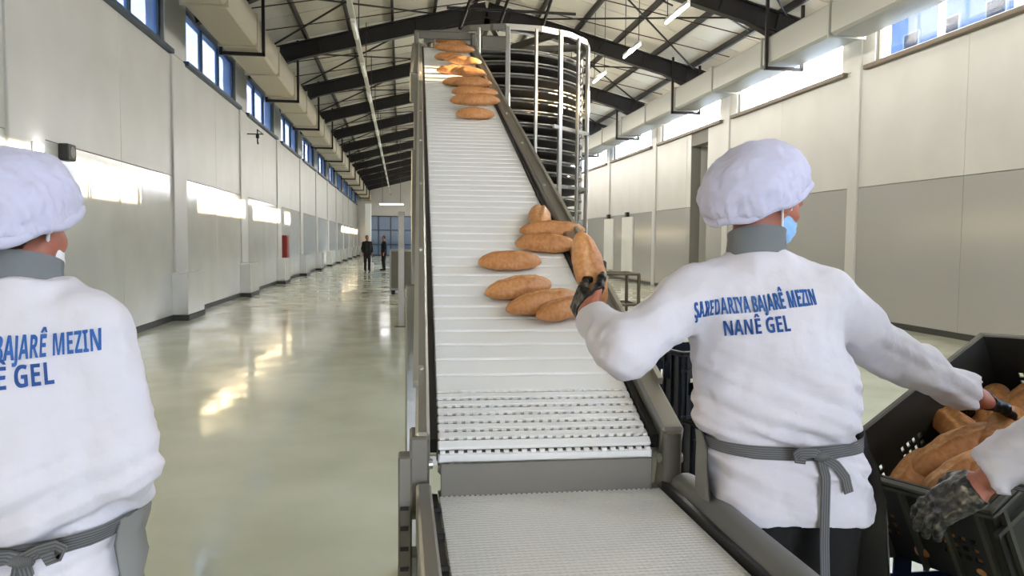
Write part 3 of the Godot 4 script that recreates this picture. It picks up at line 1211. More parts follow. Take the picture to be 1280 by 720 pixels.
func build_lower_conveyor() -> void:
	var y := 0.83
	var z0 := -1.985
	var z1 := -0.55
	var xc := 0.402
	var w := 0.605
	var t := thing("horizontal_conveyor", "level feed conveyor with a fine white mesh belt at the bottom of the photo", "conveyor", Vector3(xc, 0, 0))
	var pitch := 0.0145
	var sm := slat_mesh(w, pitch, 44, 0.008)
	var n := int((z1 - z0) / pitch)
	for k in n:
		var s := obj("belt_slat", sm, M.belt_mesh, t)
		s.position = Vector3(0, y, z0 + (k + 0.5) * pitch)
	var b := MB.new()
	b.bx(Vector3(-w / 2, y - 0.16, z0), Vector3(w / 2, y - 0.045, z1))
	obj("belt_bed", b.mesh(), M.floury, t)
	b = MB.new()   # pale transfer strip under the apron
	b.bx(Vector3(-w / 2, y - 0.02, z0 - 0.05), Vector3(w / 2, y + 0.0, z0 - 0.005))
	obj("transfer_strip", b.mesh(), M.bright_steel, t)
	b = MB.new()   # left rail
	b.bx(Vector3(-w / 2 - 0.06, y - 0.17, z0 + 0.02), Vector3(-w / 2 - 0.022, y + 0.045, z1), 0.006)
	obj("side_rail", b.mesh(), M.stainless, t)
	b = MB.new()
	b.bx(Vector3(-w / 2 - 0.018, y - 0.03, z0), Vector3(-w / 2 - 0.004, y + 0.008, z1))
	obj("wear_strip", b.mesh(), M.black_plastic, t)
	for k in 8:
		b = MB.new()
		var z := z0 + 0.12 + k * 0.17
		b.bx(Vector3(-w / 2 - 0.022, y - 0.005, z - 0.018), Vector3(-w / 2 - 0.002, y + 0.02, z + 0.018), 0.003)
		obj("guide_block", b.mesh(), M.black_plastic, t)
	b = MB.new()   # right rail: a fat rounded bar
	b.tube([Vector3(w / 2 + 0.062, y + 0.0, z0 + 0.02), Vector3(w / 2 + 0.062, y + 0.0, z1)], 0.047, 18)
	b.bx(Vector3(w / 2 + 0.02, y - 0.17, z0 + 0.04), Vector3(w / 2 + 0.1, y, z1), 0.006)
	obj("side_rail", b.mesh(), M.rubber_grey, t)
	b = MB.new()
	b.bx(Vector3(w / 2 + 0.003, y - 0.03, z0), Vector3(w / 2 + 0.016, y + 0.02, z1))
	obj("wear_strip", b.mesh(), M.black_plastic, t)
	for z in [z0 + 0.1, z1 - 0.15]:
		for side in [-1, 1]:
			b = MB.new()
			var x: float = side * (w / 2 + 0.055)
			b.bx(Vector3(x - 0.03, 0, z - 0.03), Vector3(x + 0.03, y - 0.1, z + 0.03), 0.005)
			b.bx(Vector3(x - 0.05, 0, z - 0.05), Vector3(x + 0.05, 0.015, z + 0.05))
			obj("leg", b.mesh(), M.stainless, t)
	# the slotted upright by the left rail
	b = MB.new()
	b.bx(Vector3(-w / 2 - 0.105, 0.0, z0 + 0.09), Vector3(-w / 2 - 0.072, y + 0.15, z0 + 0.15), 0.004)
	var up_ := obj("slotted_upright", b.mesh(), M.stainless_dull, t)
	for k in 10:
		box_obj("slot", Vector3(-w / 2 - 0.1, y + 0.02 - k * 0.05, z0 + 0.149), Vector3(-w / 2 - 0.08, y + 0.03 - k * 0.05, z0 + 0.152), M.black_plastic, up_)


func on_belt(x: float, y: float, lift := 0.0) -> Vector3:   # where the sight line through a pixel meets the belt, in belt axes
	var inv := cx.affine_inverse()
	var a := inv * EYE
	var d := inv.basis * (P(x, y, 1.0) - EYE)
	return a + d * ((lift - a.y) / d.y)


# ------------------------------------------------------------------ bread
func loaf_mesh(L: float, W: float, H: float, sd: int) -> ArrayMesh:
	var b := MB.new()
	b.colored = true
	var fn := FastNoiseLite.new()
	fn.seed = sd
	fn.frequency = 9.0
	var nu := 40
	var nv := 28
	var rows := []
	var cols := []
	for a in nu + 1:
		var t := -1.0 + 2.0 * a / nu
		t = sin(t * PI * 0.5)
		var prof := pow(maxf(1.0 - pow(absf(t), 2.5), 0.0), 0.58)
		var row := []
		var cr = []
		for c in nv:
			var th := TAU * c / nv
			var yy := sin(th)
			var zz := cos(th)
			var hgt := H * (0.62 if yy > 0.0 else 0.38)
			var q := Vector3(t * L * 0.5, yy * hgt * prof, zz * W * 0.5 * prof)
			var fz := 0.03 * W
			q += Vector3(0, yy, zz) * prof * fn.get_noise_3dv(q * 1.2) * W * 0.06
			# three slanting cuts on the crown
			var cut := 0.0
			var lip := 0.0
			if yy > 0.05:   # one long slanting cut with a raised, darker lip
				var across: float = zz * W * 0.5
				var off := across - t * L * 0.5 * 0.13
				var span := 1.0 - pow(minf(absf(t) / 0.82, 1.0), 3.0)
				var e := (off + W * 0.03) / (W * 0.085)
				cut = exp(-e * e) * span
				var e2 := (off - W * 0.13) / (W * 0.06)
				lip = exp(-e2 * e2) * span
			q.y += (lip * 0.12 - cut * 0.12) * H * prof
			row.append(q + Vector3(0, H * 0.38, 0))
			var tone := fn.get_noise_3d(q.x * 1.2, q.y * 1.2 + 7.0, q.z * 1.2) * 0.5 + 0.5
			var base := Color(0.50, 0.215, 0.075).lerp(Color(0.66, 0.34, 0.14), clampf(tone, 0, 1))
			base = base.lerp(Color(0.74, 0.46, 0.23), clampf(cut * 0.8, 0, 1))
			base = base.lerp(Color(0.40, 0.15, 0.045), clampf(lip * 0.55, 0, 1))
			if yy < -0.3:
				base = base.lerp(Color(0.62, 0.36, 0.16), 0.5)
			cr.append(base)
		rows.append(row)
		cols.append(cr)
	b.sheet(rows, true)
	var k := 0
	for cr in cols:
		for c in cr:
			b.c[k] = c
			k += 1
	# orientation: rows run along x; flip if the normals look inward
	if b.n[20 * nv + 7].y < 0.0:
		for q in b.n.size():
			b.n[q] = -b.n[q]
		for q in range(0, b.i.size(), 3):
			var s := b.i[q + 1]
			b.i[q + 1] = b.i[q + 2]
			b.i[q + 2] = s
	return b.mesh()


var loaves := []

func loaf(label: String, group: String, where: Transform3D, kind := 0, size := 1.0) -> MeshInstance3D:
	if loaves.is_empty():
		for k in 4:
			loaves.append(loaf_mesh(0.27 + 0.015 * k, 0.112 - 0.004 * (k % 2), 0.078 + 0.003 * (k % 3), 100 + k))
	var o := obj("bread_loaf", loaves[kind % 4], M.crust)
	o.transform = Transform3D(where.basis * Basis.from_scale(Vector3.ONE * size), where.origin)
	tag(o, label, "bread", group)
	return o


func build_bread() -> void:
	# the front group on the belt; pixel, turn on the belt (degrees), lift, roll
	var front := [
		[637, 336, 4, 0.0, 0, "golden loaf lying crosswise on the belt, leftmost of the middle row", 1.0],
		[683, 314, -6, 0.0, 1, "browned loaf with a dark split crust lying across the belt behind the leftmost one", 1.0],
		[648, 370, 20, 0.0, 2, "slim loaf tilted up to the right, leftmost of the three nearest loaves on the belt", 0.95],
		[678, 388, 24, 0.0, 3, "plump speckled loaf in the middle of the three nearest on the belt", 1.0],
		[706, 396, 28, 0.0, 0, "loaf nearest the gloved hand, rightmost of the three nearest on the belt", 0.95],
	]
	for f in front:
		var p := on_belt(f[0], f[1])
		p.y = f[3] + 0.0
		var tr := cx * Transform3D(Basis(Vector3.UP, deg_to_rad(f[2])), p)
		loaf(f[5], "loaves on the conveyor near the gloved hand", tr, f[4], f[6])
	var p := on_belt(674, 281)
	loaf("loaf lying lengthwise along the belt by the right rail, topmost of the front heap", "loaves on the conveyor near the gloved hand", cx * Transform3D(Basis(Vector3.UP, deg_to_rad(83)), p), 2, 1.0)
	p = on_belt(690, 296)
	loaf("loaf lying across the belt under the lengthwise one beside the right rail", "loaves on the conveyor near the gloved hand", cx * Transform3D(Basis(Vector3.UP, deg_to_rad(3)), p), 3, 1.0)
	# the far pile near the top
	var far := [[594, 149, 2, 0], [610, 140, 10, 0.05], [588, 137, -6, 0.03], [600, 129, 6, 0.05], [586, 124, -10, 0.02], [604, 118, 4, 0.06], [590, 113, -12, 0.03], [576, 108, 8, 0.0], [598, 104, -4, 0.06], [582, 99, 5, 0.03], [566, 93, 5, 0.0], [584, 87, -9, 0.05], [572, 81, 6, 0.02], [560, 76, 4, 0.0], [576, 72, 10, 0.05], [564, 67, -4, 0.02], [556, 63, -6, 0.0], [570, 60, 3, 0.0], [560, 56, 7, 0.0], [566, 52, -5, 0.0]]
	var count := ["first", "second", "third", "fourth", "fifth", "sixth", "seventh", "eighth", "ninth", "tenth", "eleventh", "twelfth", "thirteenth", "fourteenth", "fifteenth", "sixteenth", "seventeenth", "eighteenth", "nineteenth", "topmost"]
	for k in far.size():
		var f = far[k]
		p = on_belt(f[0], f[1])
		p.x = clampf(p.x, -0.12, 0.15)
		p.y = f[3]
		loaf("loaf in the high pile at the top of the conveyor, %s from the bottom" % count[k], "loaves piled at the top of the conveyor", cx * Transform3D(Basis(Vector3.UP, deg_to_rad(f[2])), p), k, 1.15)


# ------------------------------------------------------------------ crates
func holed_wall(b: MB, t: Transform3D, w: float, h: float, th: float, holes: Array) -> void:   # a sheet in x, y from 0, 0 to w, h with rectangular holes [x0, y0, x1, y1]
	var ys := [0.0, h]
	for q in holes:
		for y in [q[1], q[3]]:
			if not ys.has(y):
				ys.append(y)
	ys.sort()
	for k in ys.size() - 1:
		var mid: float = (ys[k] + ys[k + 1]) * 0.5
		var xs := [0.0]
		for q in holes:
			if mid > q[1] and mid < q[3]:
				xs.append(q[0])
				xs.append(q[2])
		xs.append(w)
		xs.sort()
		for j in range(0, xs.size() - 1, 2):
			if xs[j + 1] - xs[j] > 0.0005:
				b.box(t * Transform3D(Basis(), Vector3((xs[j] + xs[j + 1]) * 0.5, (ys[k] + ys[k + 1]) * 0.5, 0)), Vector3(xs[j + 1] - xs[j], ys[k + 1] - ys[k], th))


func hole_cluster(x: float, y: float, nx: int, ny: int, s := 0.016, gap := 0.027) -> Array:
	var r := []
	for a in nx:
		for b in ny:
			r.append([x + a * gap, y + b * gap, x + a * gap + s, y + b * gap + s])
	return r


func make_crate(called: String, label: String, group: String, L: float, W: float, H: float, m: Material, m2: Material, fine := true) -> Node3D:   # open box; x along, z across, y up, base at the middle of the bottom
	var t := thing(called, label, "crate", Vector3.ZERO, group)
	var th := 0.006
	for side in [-1, 1]:
		# long walls
		var b := MB.new()
		var holes := []
		if fine:
			for cxx in [0.12, 0.36, 0.60]:
				holes += hole_cluster(L * cxx + 0.0, H * 0.28, 4, 3)
		else:
			for cxx in [0.1, 0.4, 0.7]:
				holes.append([L * cxx, H * 0.35, L * cxx + L * 0.2, H * 0.6])
		holed_wall(b, Transform3D(Basis(), Vector3(-L / 2, 0, side * (W / 2 - th / 2))), L, H, th, holes)
		obj("side_wall", b.mesh(), m, t)
		b = MB.new()
		holes = []
		if fine:
			for cxx in [0.14, 0.62]:
				holes += hole_cluster(W * cxx, H * 0.28, 4, 3)
		else:
			holes.append([W * 0.3, H * 0.55, W * 0.7, H * 0.8])
		holed_wall(b, Transform3D(Basis(Vector3.UP, PI / 2), Vector3(side * (L / 2 - th / 2), 0, W / 2)), W, H, th, holes)
		obj("end_wall", b.mesh(), m, t)
	var b := MB.new()
	b.bx(Vector3(-L / 2, 0, -W / 2), Vector3(L / 2, 0.008, W / 2))
	obj("bottom", b.mesh(), m, t)
	b = MB.new()
	for y in [H - 0.028, H - 0.006]:
		for side in [-1, 1]:
			var e := 0.02 if y > H - 0.01 else 0.014
			b.bx(Vector3(-L / 2 - e, y - 0.004, side * W / 2 - (e if side < 0 else 0.0)), Vector3(L / 2 + e, y + 0.006, side * W / 2 + (e if side > 0 else 0.0)), 0.003)
			b.bx(Vector3(side * L / 2 - (e if side < 0 else 0.0), y - 0.004, -W / 2 - e), Vector3(side * L / 2 + (e if side > 0 else 0.0), y + 0.006, W / 2 + e), 0.003)
	obj("rim", b.mesh(), m2, t)
	b = MB.new()
	for k in 7:
		var x := lerpf(-L / 2 + 0.03, L / 2 - 0.03, k / 6.0)
		for side in [-1, 1]:
			b.bx(Vector3(x - 0.006, 0.0, side * W / 2 - (0.013 if side < 0 else 0.0)), Vector3(x + 0.006, H - 0.03, side * W / 2 + (0.013 if side > 0 else 0.0)))
	for k in 5:
		var z := lerpf(-W / 2 + 0.03, W / 2 - 0.03, k / 4.0)
		for side in [-1, 1]:
			b.bx(Vector3(side * L / 2 - (0.013 if side < 0 else 0.0), 0, z - 0.006), Vector3(side * L / 2 + (0.013 if side > 0 else 0.0), H - 0.03, z + 0.006))
	for y in [0.02, H * 0.72]:
		for side in [-1, 1]:
			b.bx(Vector3(-L / 2 - 0.012, y - 0.006, side * W / 2 - (0.012 if side < 0 else 0.0)), Vector3(L / 2 + 0.012, y + 0.006, side * W / 2 + (0.012 if side > 0 else 0.0)))
	obj("ribs", b.mesh(), m2, t)
	return t


var crate_x: Transform3D

func build_crates() -> void:
	# the tilted black crate full of loaves
	var C := P(1019, 579, 2.2)
	var B := P(1225, 415, 2.5)
	var N := P(1243, 637, 1.74)
	var a := B - C
	var L := a.length()
	a = a.normalized()
	var bb := N - C
	bb = (bb - a * bb.dot(a))
	var W := bb.length()
	bb = bb.normalized()
	var n := bb.cross(a).normalized()
	if n.y < 0:
		n = -n
	var H := 0.27
	var mid := C + a * L / 2 + bb * W / 2 - n * H
	crate_x = Transform3D(Basis(a, n, a.cross(n)), mid)
	var t := make_crate("bread_crate", "black perforated plastic crate tilted and full of loaves beside the right worker", "", L - 0.04, W - 0.04, H, M.crate_black, M.crate_olive)
	t.transform = crate_x
	# loaves inside it: place by pixel and height above the crate bottom
	var list := [
		[1137, 592, 0.175, 14, 0, "loaf at the near left corner of the black crate, next to the apron", 1.0],
		[1200, 588, 0.215, -10, 1, "loaf with a light ridge just above the mottled glove in the black crate", 1.0],
		[1190, 557, 0.20, -16, 2, "broad loaf in the middle of the black crate", 1.0],
		[1262, 572, 0.22, -34, 3, "loaf reaching under the white sleeve at the right edge of the black crate", 1.0],
		[1252, 536, 0.20, 22, 0, "dark glossy loaf behind the white sleeve in the black crate", 1.0],
		[1187, 527, 0.15, 62, 1, "loaf standing on end below the bare wrist in the black crate", 0.9],
		[1245, 505, 0.13, 30, 2, "loaf at the back of the black crate under the gloved hand", 0.95],
		[1290, 490, 0.13, 6, 3, "loaf at the far right corner of the black crate", 1.0],
	]
	var inv := crate_x.affine_inverse()
	for f in list:
		var o := inv * EYE
		var d := inv.basis * (P(f[0], f[1], 1.0) - EYE)
		var p: Vector3 = o + d * ((f[2] - o.y) / d.y)
		p.x = clampf(p.x, -L / 2 + 0.17, L / 2 - 0.17)
		p.z = clampf(p.z, -W / 2 + 0.09, W / 2 - 0.09)
		p.y = f[2] - 0.05
		loaf(f[5], "loaves in the black crate", crate_x * Transform3D(Basis(Vector3.UP, deg_to_rad(f[3])) * Basis(Vector3.RIGHT, deg_to_rad(rng.randf_range(-12, 12))), p), f[4], f[6])
	for k in 9:   # the layer below
		var p := Vector3(lerpf(-L / 2 + 0.18, L / 2 - 0.18, (k % 3) / 2.0), 0.012, lerpf(-W / 2 + 0.1, W / 2 - 0.1, (k / 3) / 2.0))
		loaf("loaf in the hidden bottom layer of the black crate", "loaves hidden in the bottom of the black crate", crate_x * Transform3D(Basis(Vector3.UP, deg_to_rad(rng.randf_range(-8, 8))), p), k, 1.1)
	# blue crates under it
	var low := crate_x * Vector3(-L / 2, 0, W / 2)
	var base := Vector3(1.45, 0, -1.93)
	var h := 0.207
	var words := ["bottom blue plastic crate of the low stack under the black crate", "middle blue plastic crate of the low stack under the black crate", "top blue plastic crate of the low stack, directly under the black crate"]
	for k in 3:
		var cr = make_crate("blue_crate", words[k], "blue crates under the black crate", 0.6, 0.4, h - 0.004, M.crate_blue, M.crate_blue, false)
		cr.position = base + Vector3(0, k * h, 0)
	var words2 := ["lowest blue plastic crate of the taller stack at the right edge", "second blue plastic crate of the taller stack at the right edge", "third blue plastic crate of the taller stack at the right edge", "topmost blue plastic crate of the taller stack at the right edge"]
	for k in 4:
		var cr = make_crate("blue_crate", words2[k], "blue crates under the black crate", 0.6, 0.4, h - 0.004, M.crate_blue, M.crate_blue, false)
		cr.position = base + Vector3(0.68, k * h, 0.1)
		cr.rotation.y = 0.05
	# navy crates on the floor between conveyor and worker
	var at := P(868, 585, 4.95)
	at.y = 0
	var words3 := ["lower navy plastic crate on the floor behind the right worker", "upper navy plastic crate on the floor behind the right worker"]
	for k in 2:
		var cr = make_crate("navy_crate", words3[k], "navy crates on the floor", 0.42, 0.36, 0.42, M.crate_navy, M.crate_navy, false)
		cr.position = at + Vector3(0.02 - 0.05 * k, 0.424 * k, 0.0)
		cr.rotation.y = 0.4 - 0.12 * k


# ------------------------------------------------------------------ people
func hand_prims(wrist: Vector3, dirn: Vector3, palm_n: Vector3, thumb_side: Vector3, curl: Array, grow := 0.0, spread := 0.05) -> Array:
	# dirn: wrist to knuckles; palm_n: out of the palm; thumb_side: towards the thumb
	var ps := []
	dirn = dirn.normalized()
	palm_n = (palm_n - dirn * palm_n.dot(dirn)).normalized()
	var sd := dirn.cross(palm_n).normalized()
	if sd.dot(thumb_side) < 0:
		sd = -sd
	var bas := Basis(sd, palm_n, sd.cross(palm_n))
	ps.append(rbox(wrist + dirn * 0.055, Vector3(0.042 + grow, 0.014 + grow, 0.050 + grow), 0.013, 0.012, bas))
	ps.append(cap(wrist - dirn * 0.03, wrist + dirn * 0.03, 0.026 + grow, 0.029 + grow, 0.02))
	ps.append(ell(wrist + dirn * 0.035 + sd * 0.026 + palm_n * 0.01, Vector3(0.018 + grow, 0.016 + grow, 0.032 + grow), 0.015, bas))
	var lens := [[0.044, 0.026, 0.021], [0.047, 0.030, 0.022], [0.044, 0.028, 0.022], [0.034, 0.021, 0.019]]
	for f in 4:
		var off := (1.5 - f) * 0.0205
		var p := wrist + dirn * (0.098 - absf(f - 1.2) * 0.004) + sd * off
		var ang := 0.0
		var yawv := (1.5 - f) * spread
		for s in 3:
			ang += curl[f] * [0.8, 1.0, 0.7][s]
			var d2 := (dirn * cos(yawv) + sd * sin(yawv)) * cos(ang) + palm_n * sin(ang)
			var q: Vector3 = p + d2 * lens[f][s]
			ps.append(cap(p, q, [0.0095, 0.0088, 0.008][s] + grow, [0.0088, 0.008, 0.0068][s] + grow, 0.006))
			p = q
	var tp := wrist + dirn * 0.03 + sd * 0.036 + palm_n * 0.006
	var t1 := tp + (dirn * 0.62 + sd * 0.62 + palm_n * 0.35).normalized() * 0.042
	var t2 := t1 + (dirn * 0.85 + sd * 0.25 + palm_n * 0.5).normalized() * 0.032
	var t3 := t2 + (dirn * 0.85 + sd * 0.0 + palm_n * 0.6).normalized() * 0.024
	ps.append(cap(tp, t1, 0.014 + grow, 0.0115 + grow, 0.01))
	ps.append(cap(t1, t2, 0.011 + grow, 0.0098 + grow, 0.006))
	ps.append(cap(t2, t3, 0.0098 + grow, 0.0078 + grow, 0.006))
	return ps


func head_prims(c: Vector3, bas: Basis) -> Array:   # bas: x right, y up, -z forward; c: the middle of the head
	var r := bas.x
	var u := bas.y
	var f := -bas.z
	var ps := []
	ps.append(ell(c + u * 0.03 - f * 0.012, Vector3(0.074, 0.088, 0.094), 0.03, bas))
	ps.append(ell(c - u * 0.035 + f * 0.028, Vector3(0.058, 0.075, 0.066), 0.035, bas))
	ps.append(ell(c - u * 0.095 + f * 0.058, Vector3(0.026, 0.018, 0.022), 0.03, bas))                 # chin
	for s in [-1, 1]:
		ps.append(ell(c - u * 0.02 + f * 0.062 + r * s * 0.040, Vector3(0.024, 0.02, 0.02), 0.03, bas))     # cheekbone
		ps.append(ell(c + u * 0.022 + f * 0.078 + r * s * 0.032, Vector3(0.026, 0.009, 0.012), 0.015, bas)) # brow
		ps.append(ell(c - u * 0.012 - f * 0.005 + r * s * 0.079, Vector3(0.009, 0.031, 0.018), 0.008, bas)) # ear
		ps.append(ell(c - u * 0.03 - f * 0.0 + r * s * 0.077, Vector3(0.008, 0.012, 0.010), 0.008, bas))
		ps.append(cap(c - u * 0.028 + f * 0.1 + r * s * 0.011, c - u * 0.027 + f * 0.094 + r * s * 0.012, 0.009, 0.009, 0.01))
		ps.append(cap(c - u * 0.062 + f * 0.0865 + r * s * 0.004, c - u * 0.0635 + f * 0.078 + r * s * 0.021, 0.0065, 0.0045, 0.006))
		ps.append(cap(c - u * 0.071 + f * 0.084 + r * s * 0.004, c - u * 0.069 + f * 0.078 + r * s * 0.019, 0.0075, 0.0045, 0.006))
	ps.append(cap(c + u * 0.012 + f * 0.086, c - u * 0.024 + f * 0.109, 0.008, 0.012, 0.012))           # nose
	return ps


# A person. J holds the joints (world points); look holds materials and options.
func make_person(label: String, J: Dictionary, look: Dictionary) -> Node3D:
	var foot_mid: Vector3 = (J.ankle_l + J.ankle_r) * 0.5
	foot_mid.y = 0.0
	var t := thing("person", label, "person")
	var cell: float = look.get("cell", 0.008)
	var fwd: Vector3 = J.forward
	var side := fwd.cross(Vector3.UP).normalized()   # the person's right
	var hb: Basis = J.head_basis
	var hc: Vector3 = J.head
	# ---------------- body: one continuous skin
	var ps := []
	var neck: Vector3 = J.neck
	var chest: Vector3 = J.chest
	var hip: Vector3 = J.hip
	var sl: Vector3 = J.shoulder_l
	var sr: Vector3 = J.shoulder_r
	ps.append(cap(neck - Vector3(0, 0.06, 0), hc - hb.y * 0.06 - (-hb.z) * 0.015, 0.058, 0.052, 0.03))
	ps.append(cap(chest - side * 0.07, chest + side * 0.07, 0.09, 0.09, 0.05))
	ps.append(cap(chest, hip, 0.10, 0.105, 0.06))
	ps.append(cap(hip - side * 0.06, hip + side * 0.06, 0.10, 0.10, 0.05))
	for s in ["l", "r"]:
		ps.append(cap(neck - Vector3(0, 0.07, 0), J["shoulder_" + s], 0.045, 0.045, 0.05))
		ps.append(cap(J["shoulder_" + s], J["elbow_" + s], 0.045, 0.038, 0.03))
		ps.append(cap(J["elbow_" + s], J["wrist_" + s], 0.037, 0.027, 0.02))
		var hipj: Vector3 = J["knee_" + s] * 0.0 + hip + (J["ankle_" + s] - hip) * 0.0 + side * (0.09 if s == "r" else -0.09) - Vector3(0, 0.04, 0)
		ps.append(cap(hipj, J["knee_" + s], 0.078, 0.052, 0.04))
		ps.append(cap(J["knee_" + s], J["ankle_" + s], 0.05, 0.036, 0.03))
	var mb := skin(ps, 0.016 if cell < 0.02 else cell)
	skin(head_prims(hc, hb) + [cap(neck + Vector3(0, 0.02, 0), hc - hb.y * 0.06 + hb.z * 0.015, 0.055, 0.051, 0.03)], 0.0045 if cell < 0.02 else cell * 0.6, null, null, mb)
	for s in ["l", "r"]:
		skin(hand_prims(J["wrist_" + s], J["hand_dir_" + s], J["palm_" + s], J["thumb_" + s], J["curl_" + s], -0.0012), 0.0042 if cell < 0.02 else cell * 0.6, null, null, mb)
	obj("body", mb.mesh(), M.skin, t)
	for s in [-1, 1]:
		var eb := MB.new()
		eb.tube([hc + hb.y * 0.005 - hb.z * 0.078 + hb.x * 0.031 * s, hc + hb.y * 0.005 - hb.z * 0.083 + hb.x * 0.031 * s, hc + hb.y * 0.005 - hb.z * 0.087 + hb.x * 0.031 * s], 0.011, 12, true, [1.0, 0.85, 0.4])
		obj("eye", eb.mesh(), M.eye_white, t)
	# ---------------- jacket
	var jk := []
	var kb := 0.06
	var wd: float = look.get("width", 1.0)
	for s in ["l", "r"]:
		var sg := 1.0 if s == "r" else -1.0
		var sh: Vector3 = J["shoulder_" + s]
		var top := chest.lerp(sh, 0.45) - Vector3(0, 0.015, 0)
		var bot := hip + side * sg * 0.088 * wd
		var mid := (chest + hip) * 0.5 + side * sg * 0.085 * wd
		jk.append(cap(top, mid, 0.118, 0.112, kb))
		jk.append(cap(mid, bot - Vector3(0, 0.06, 0), 0.112, 0.118, kb))
		jk.append(cap(neck + side * sg * 0.030 - Vector3(0, 0.042, 0), sh - Vector3(0, 0.004, 0), 0.062, 0.070, 0.05))
		jk.append(cap(sh, J["elbow_" + s], 0.074, 0.066, 0.016))
	jk.append(ell(neck - Vector3(0, 0.035, 0) - fwd * 0.012, Vector3(0.088, 0.052, 0.080), 0.03, head_frame(fwd)))
	jk.append(cap(chest - Vector3(0, 0.0, 0), hip - Vector3(0, 0.05, 0), 0.115, 0.115, kb))
	for s in ["l", "r"]:
		var el: Vector3 = J["elbow_" + s]
		var wr: Vector3 = J["wrist_" + s]
		var cuff: Vector3 = wr + (el - wr).normalized() * look.get("bare_" + s, 0.02)
		jk.append(cap(el, cuff, 0.064, look.get("cuff", 0.050), 0.016, true))
	var hem: float = J.hem
	var waist: float = J.waist
	var nh: float = J.nape
	var nm := FastNoiseLite.new()
	nm.seed = look.get("seed", 1)
	nm.frequency = 1.0
	nm.fractal_octaves = 2
	var body_c := (chest + hip) * 0.5
	var jmod := func(p: Vector3, d: float) -> float:
		var q := p - body_c
		var rad := Vector2(q.x, q.z).length()
		if rad < 0.36:
			d = maxf(d, hem - p.y)
			d = maxf(d, p.y - nh - 0.0)
			var e := (p.y - waist) / 0.028
			d += 0.016 * exp(-e * e)
		return d
	var tilt: float = look.get("fold", 1.0)
	var jdisp := func(p: Vector3, n: Vector3) -> float:
		var q := p - body_c
		var u := q.dot(side) * tilt
		var v := q.y
		# drag folds running down across the small of the back, and softer creases elsewhere
		var w1 := clampf(1.0 - absf(v + 0.06) / 0.26, 0.0, 1.0)
		var a := nm.get_noise_2d((v + u * 0.42) * 17.0, (u - v * 0.42) * 2.6 + q.dot(fwd) * 3.0)
		var b := nm.get_noise_3d(p.x * 7.0, p.y * 5.0 + 9.0, p.z * 7.0)
		var c := nm.get_noise_3d(p.x * 15.0 + 4.0, p.y * 15.0, p.z * 15.0)
		return a * 0.022 * w1 + b * 0.013 + c * 0.004
	var jacket := obj("jacket", skin(jk, cell, jmod, jdisp).mesh(), M.cloth_white, t)
	# collar band
	var b := MB.new()
	var rows := []
	for k in 5:
		var row := []
		var y := nh - 0.036 + 0.0165 * k
		for s in 33:
			var a := TAU * s / 32.0
			var rr := (0.071 - 0.0022 * k + (0.004 if k == 4 else 0.0))
			row.append(Vector3(neck.x, y, neck.z) + side * cos(a) * (rr + 0.006) + fwd * sin(a) * rr + Vector3(0, -0.02 * sin(a), 0))
		rows.append(row)
	b.sheet(rows)
	rows.reverse()
	for r in rows:
		for q in r.size():
			r[q] = r[q] + (Vector3(neck.x, r[q].y, neck.z) - r[q]) * 0.06
	b.sheet(rows)
	obj("collar", b.mesh(), M.collar_grey, jacket)
	# ---------------- lettering, pressed on to the back of the jacket
	if look.get("lettering", false):
		var dark := false
		for line in look.lines:
			press_text(line[0], line[1], line[2], line[3], fwd, jk, jmod, jdisp, line[4], jacket)
	# ---------------- trousers
	var tp := []
	tp.append(cap(hip - side * 0.068, hip + side * 0.068, 0.106, 0.106, 0.05))
	for s in ["l", "r"]:
		var sg := 1.0 if s == "r" else -1.0
		tp.append(cap(hip + side * sg * 0.078 - Vector3(0, 0.05, 0), J["knee_" + s], 0.098, 0.080, 0.03))
		tp.append(cap(J["knee_" + s], J["ankle_" + s] - Vector3(0, 0.0, 0), 0.080, 0.066, 0.03, true))
	obj("trousers", skin(tp, maxf(cell * 1.6, 0.013)).mesh(), look.trousers, t)
	for s in ["l", "r"]:
		var an: Vector3 = J["ankle_" + s]
		var g := Vector3(an.x, 0, an.z)
		var shoe := [ell(g + Vector3(0, 0.045, 0) - fwd * 0.02, Vector3(0.045, 0.05, 0.06), 0.02), cap(g + Vector3(0, 0.036, 0) - fwd * 0.02, g + Vector3(0, 0.032, 0) + fwd * 0.15, 0.042, 0.038, 0.03), cap(g + Vector3(0, 0.05, 0), an + Vector3(0, 0.0, 0), 0.05, 0.048, 0.02)]
		var smod := func(p: Vector3, d: float) -> float:
			return maxf(d, 0.003 - p.y)
		obj("shoe", skin(shoe, 0.008 if cell < 0.02 else 0.02, smod).mesh(), look.get("shoes", M.shoe_white), t)
	# ---------------- cap
	if look.has("cap"):
		make_cap(t, J, look)
	if look.get("mask", "") != "":
		var mc := hc - hb.y * 0.05 - hb.z * 0.045
		var mp := [ell(mc, Vector3(0.066, 0.060, 0.072), 0.02, hb), ell(hc - hb.y * 0.028 - hb.z * 0.098, Vector3(0.024, 0.03, 0.022), 0.03, hb)]
		var mmod := func(p: Vector3, d: float) -> float:
			var q: Vector3 = hb.inverse() * (p - hc)
			d = maxf(d, q.z + 0.018)
			d = maxf(d, q.y - 0.004 + absf(q.x) * 0.25)
			var crease := sin(q.y * 260.0) * 0.0012
			return d + crease
		var mk := obj("face_mask", skin(mp, 0.0045, mmod).mesh(), M[look.mask], t)
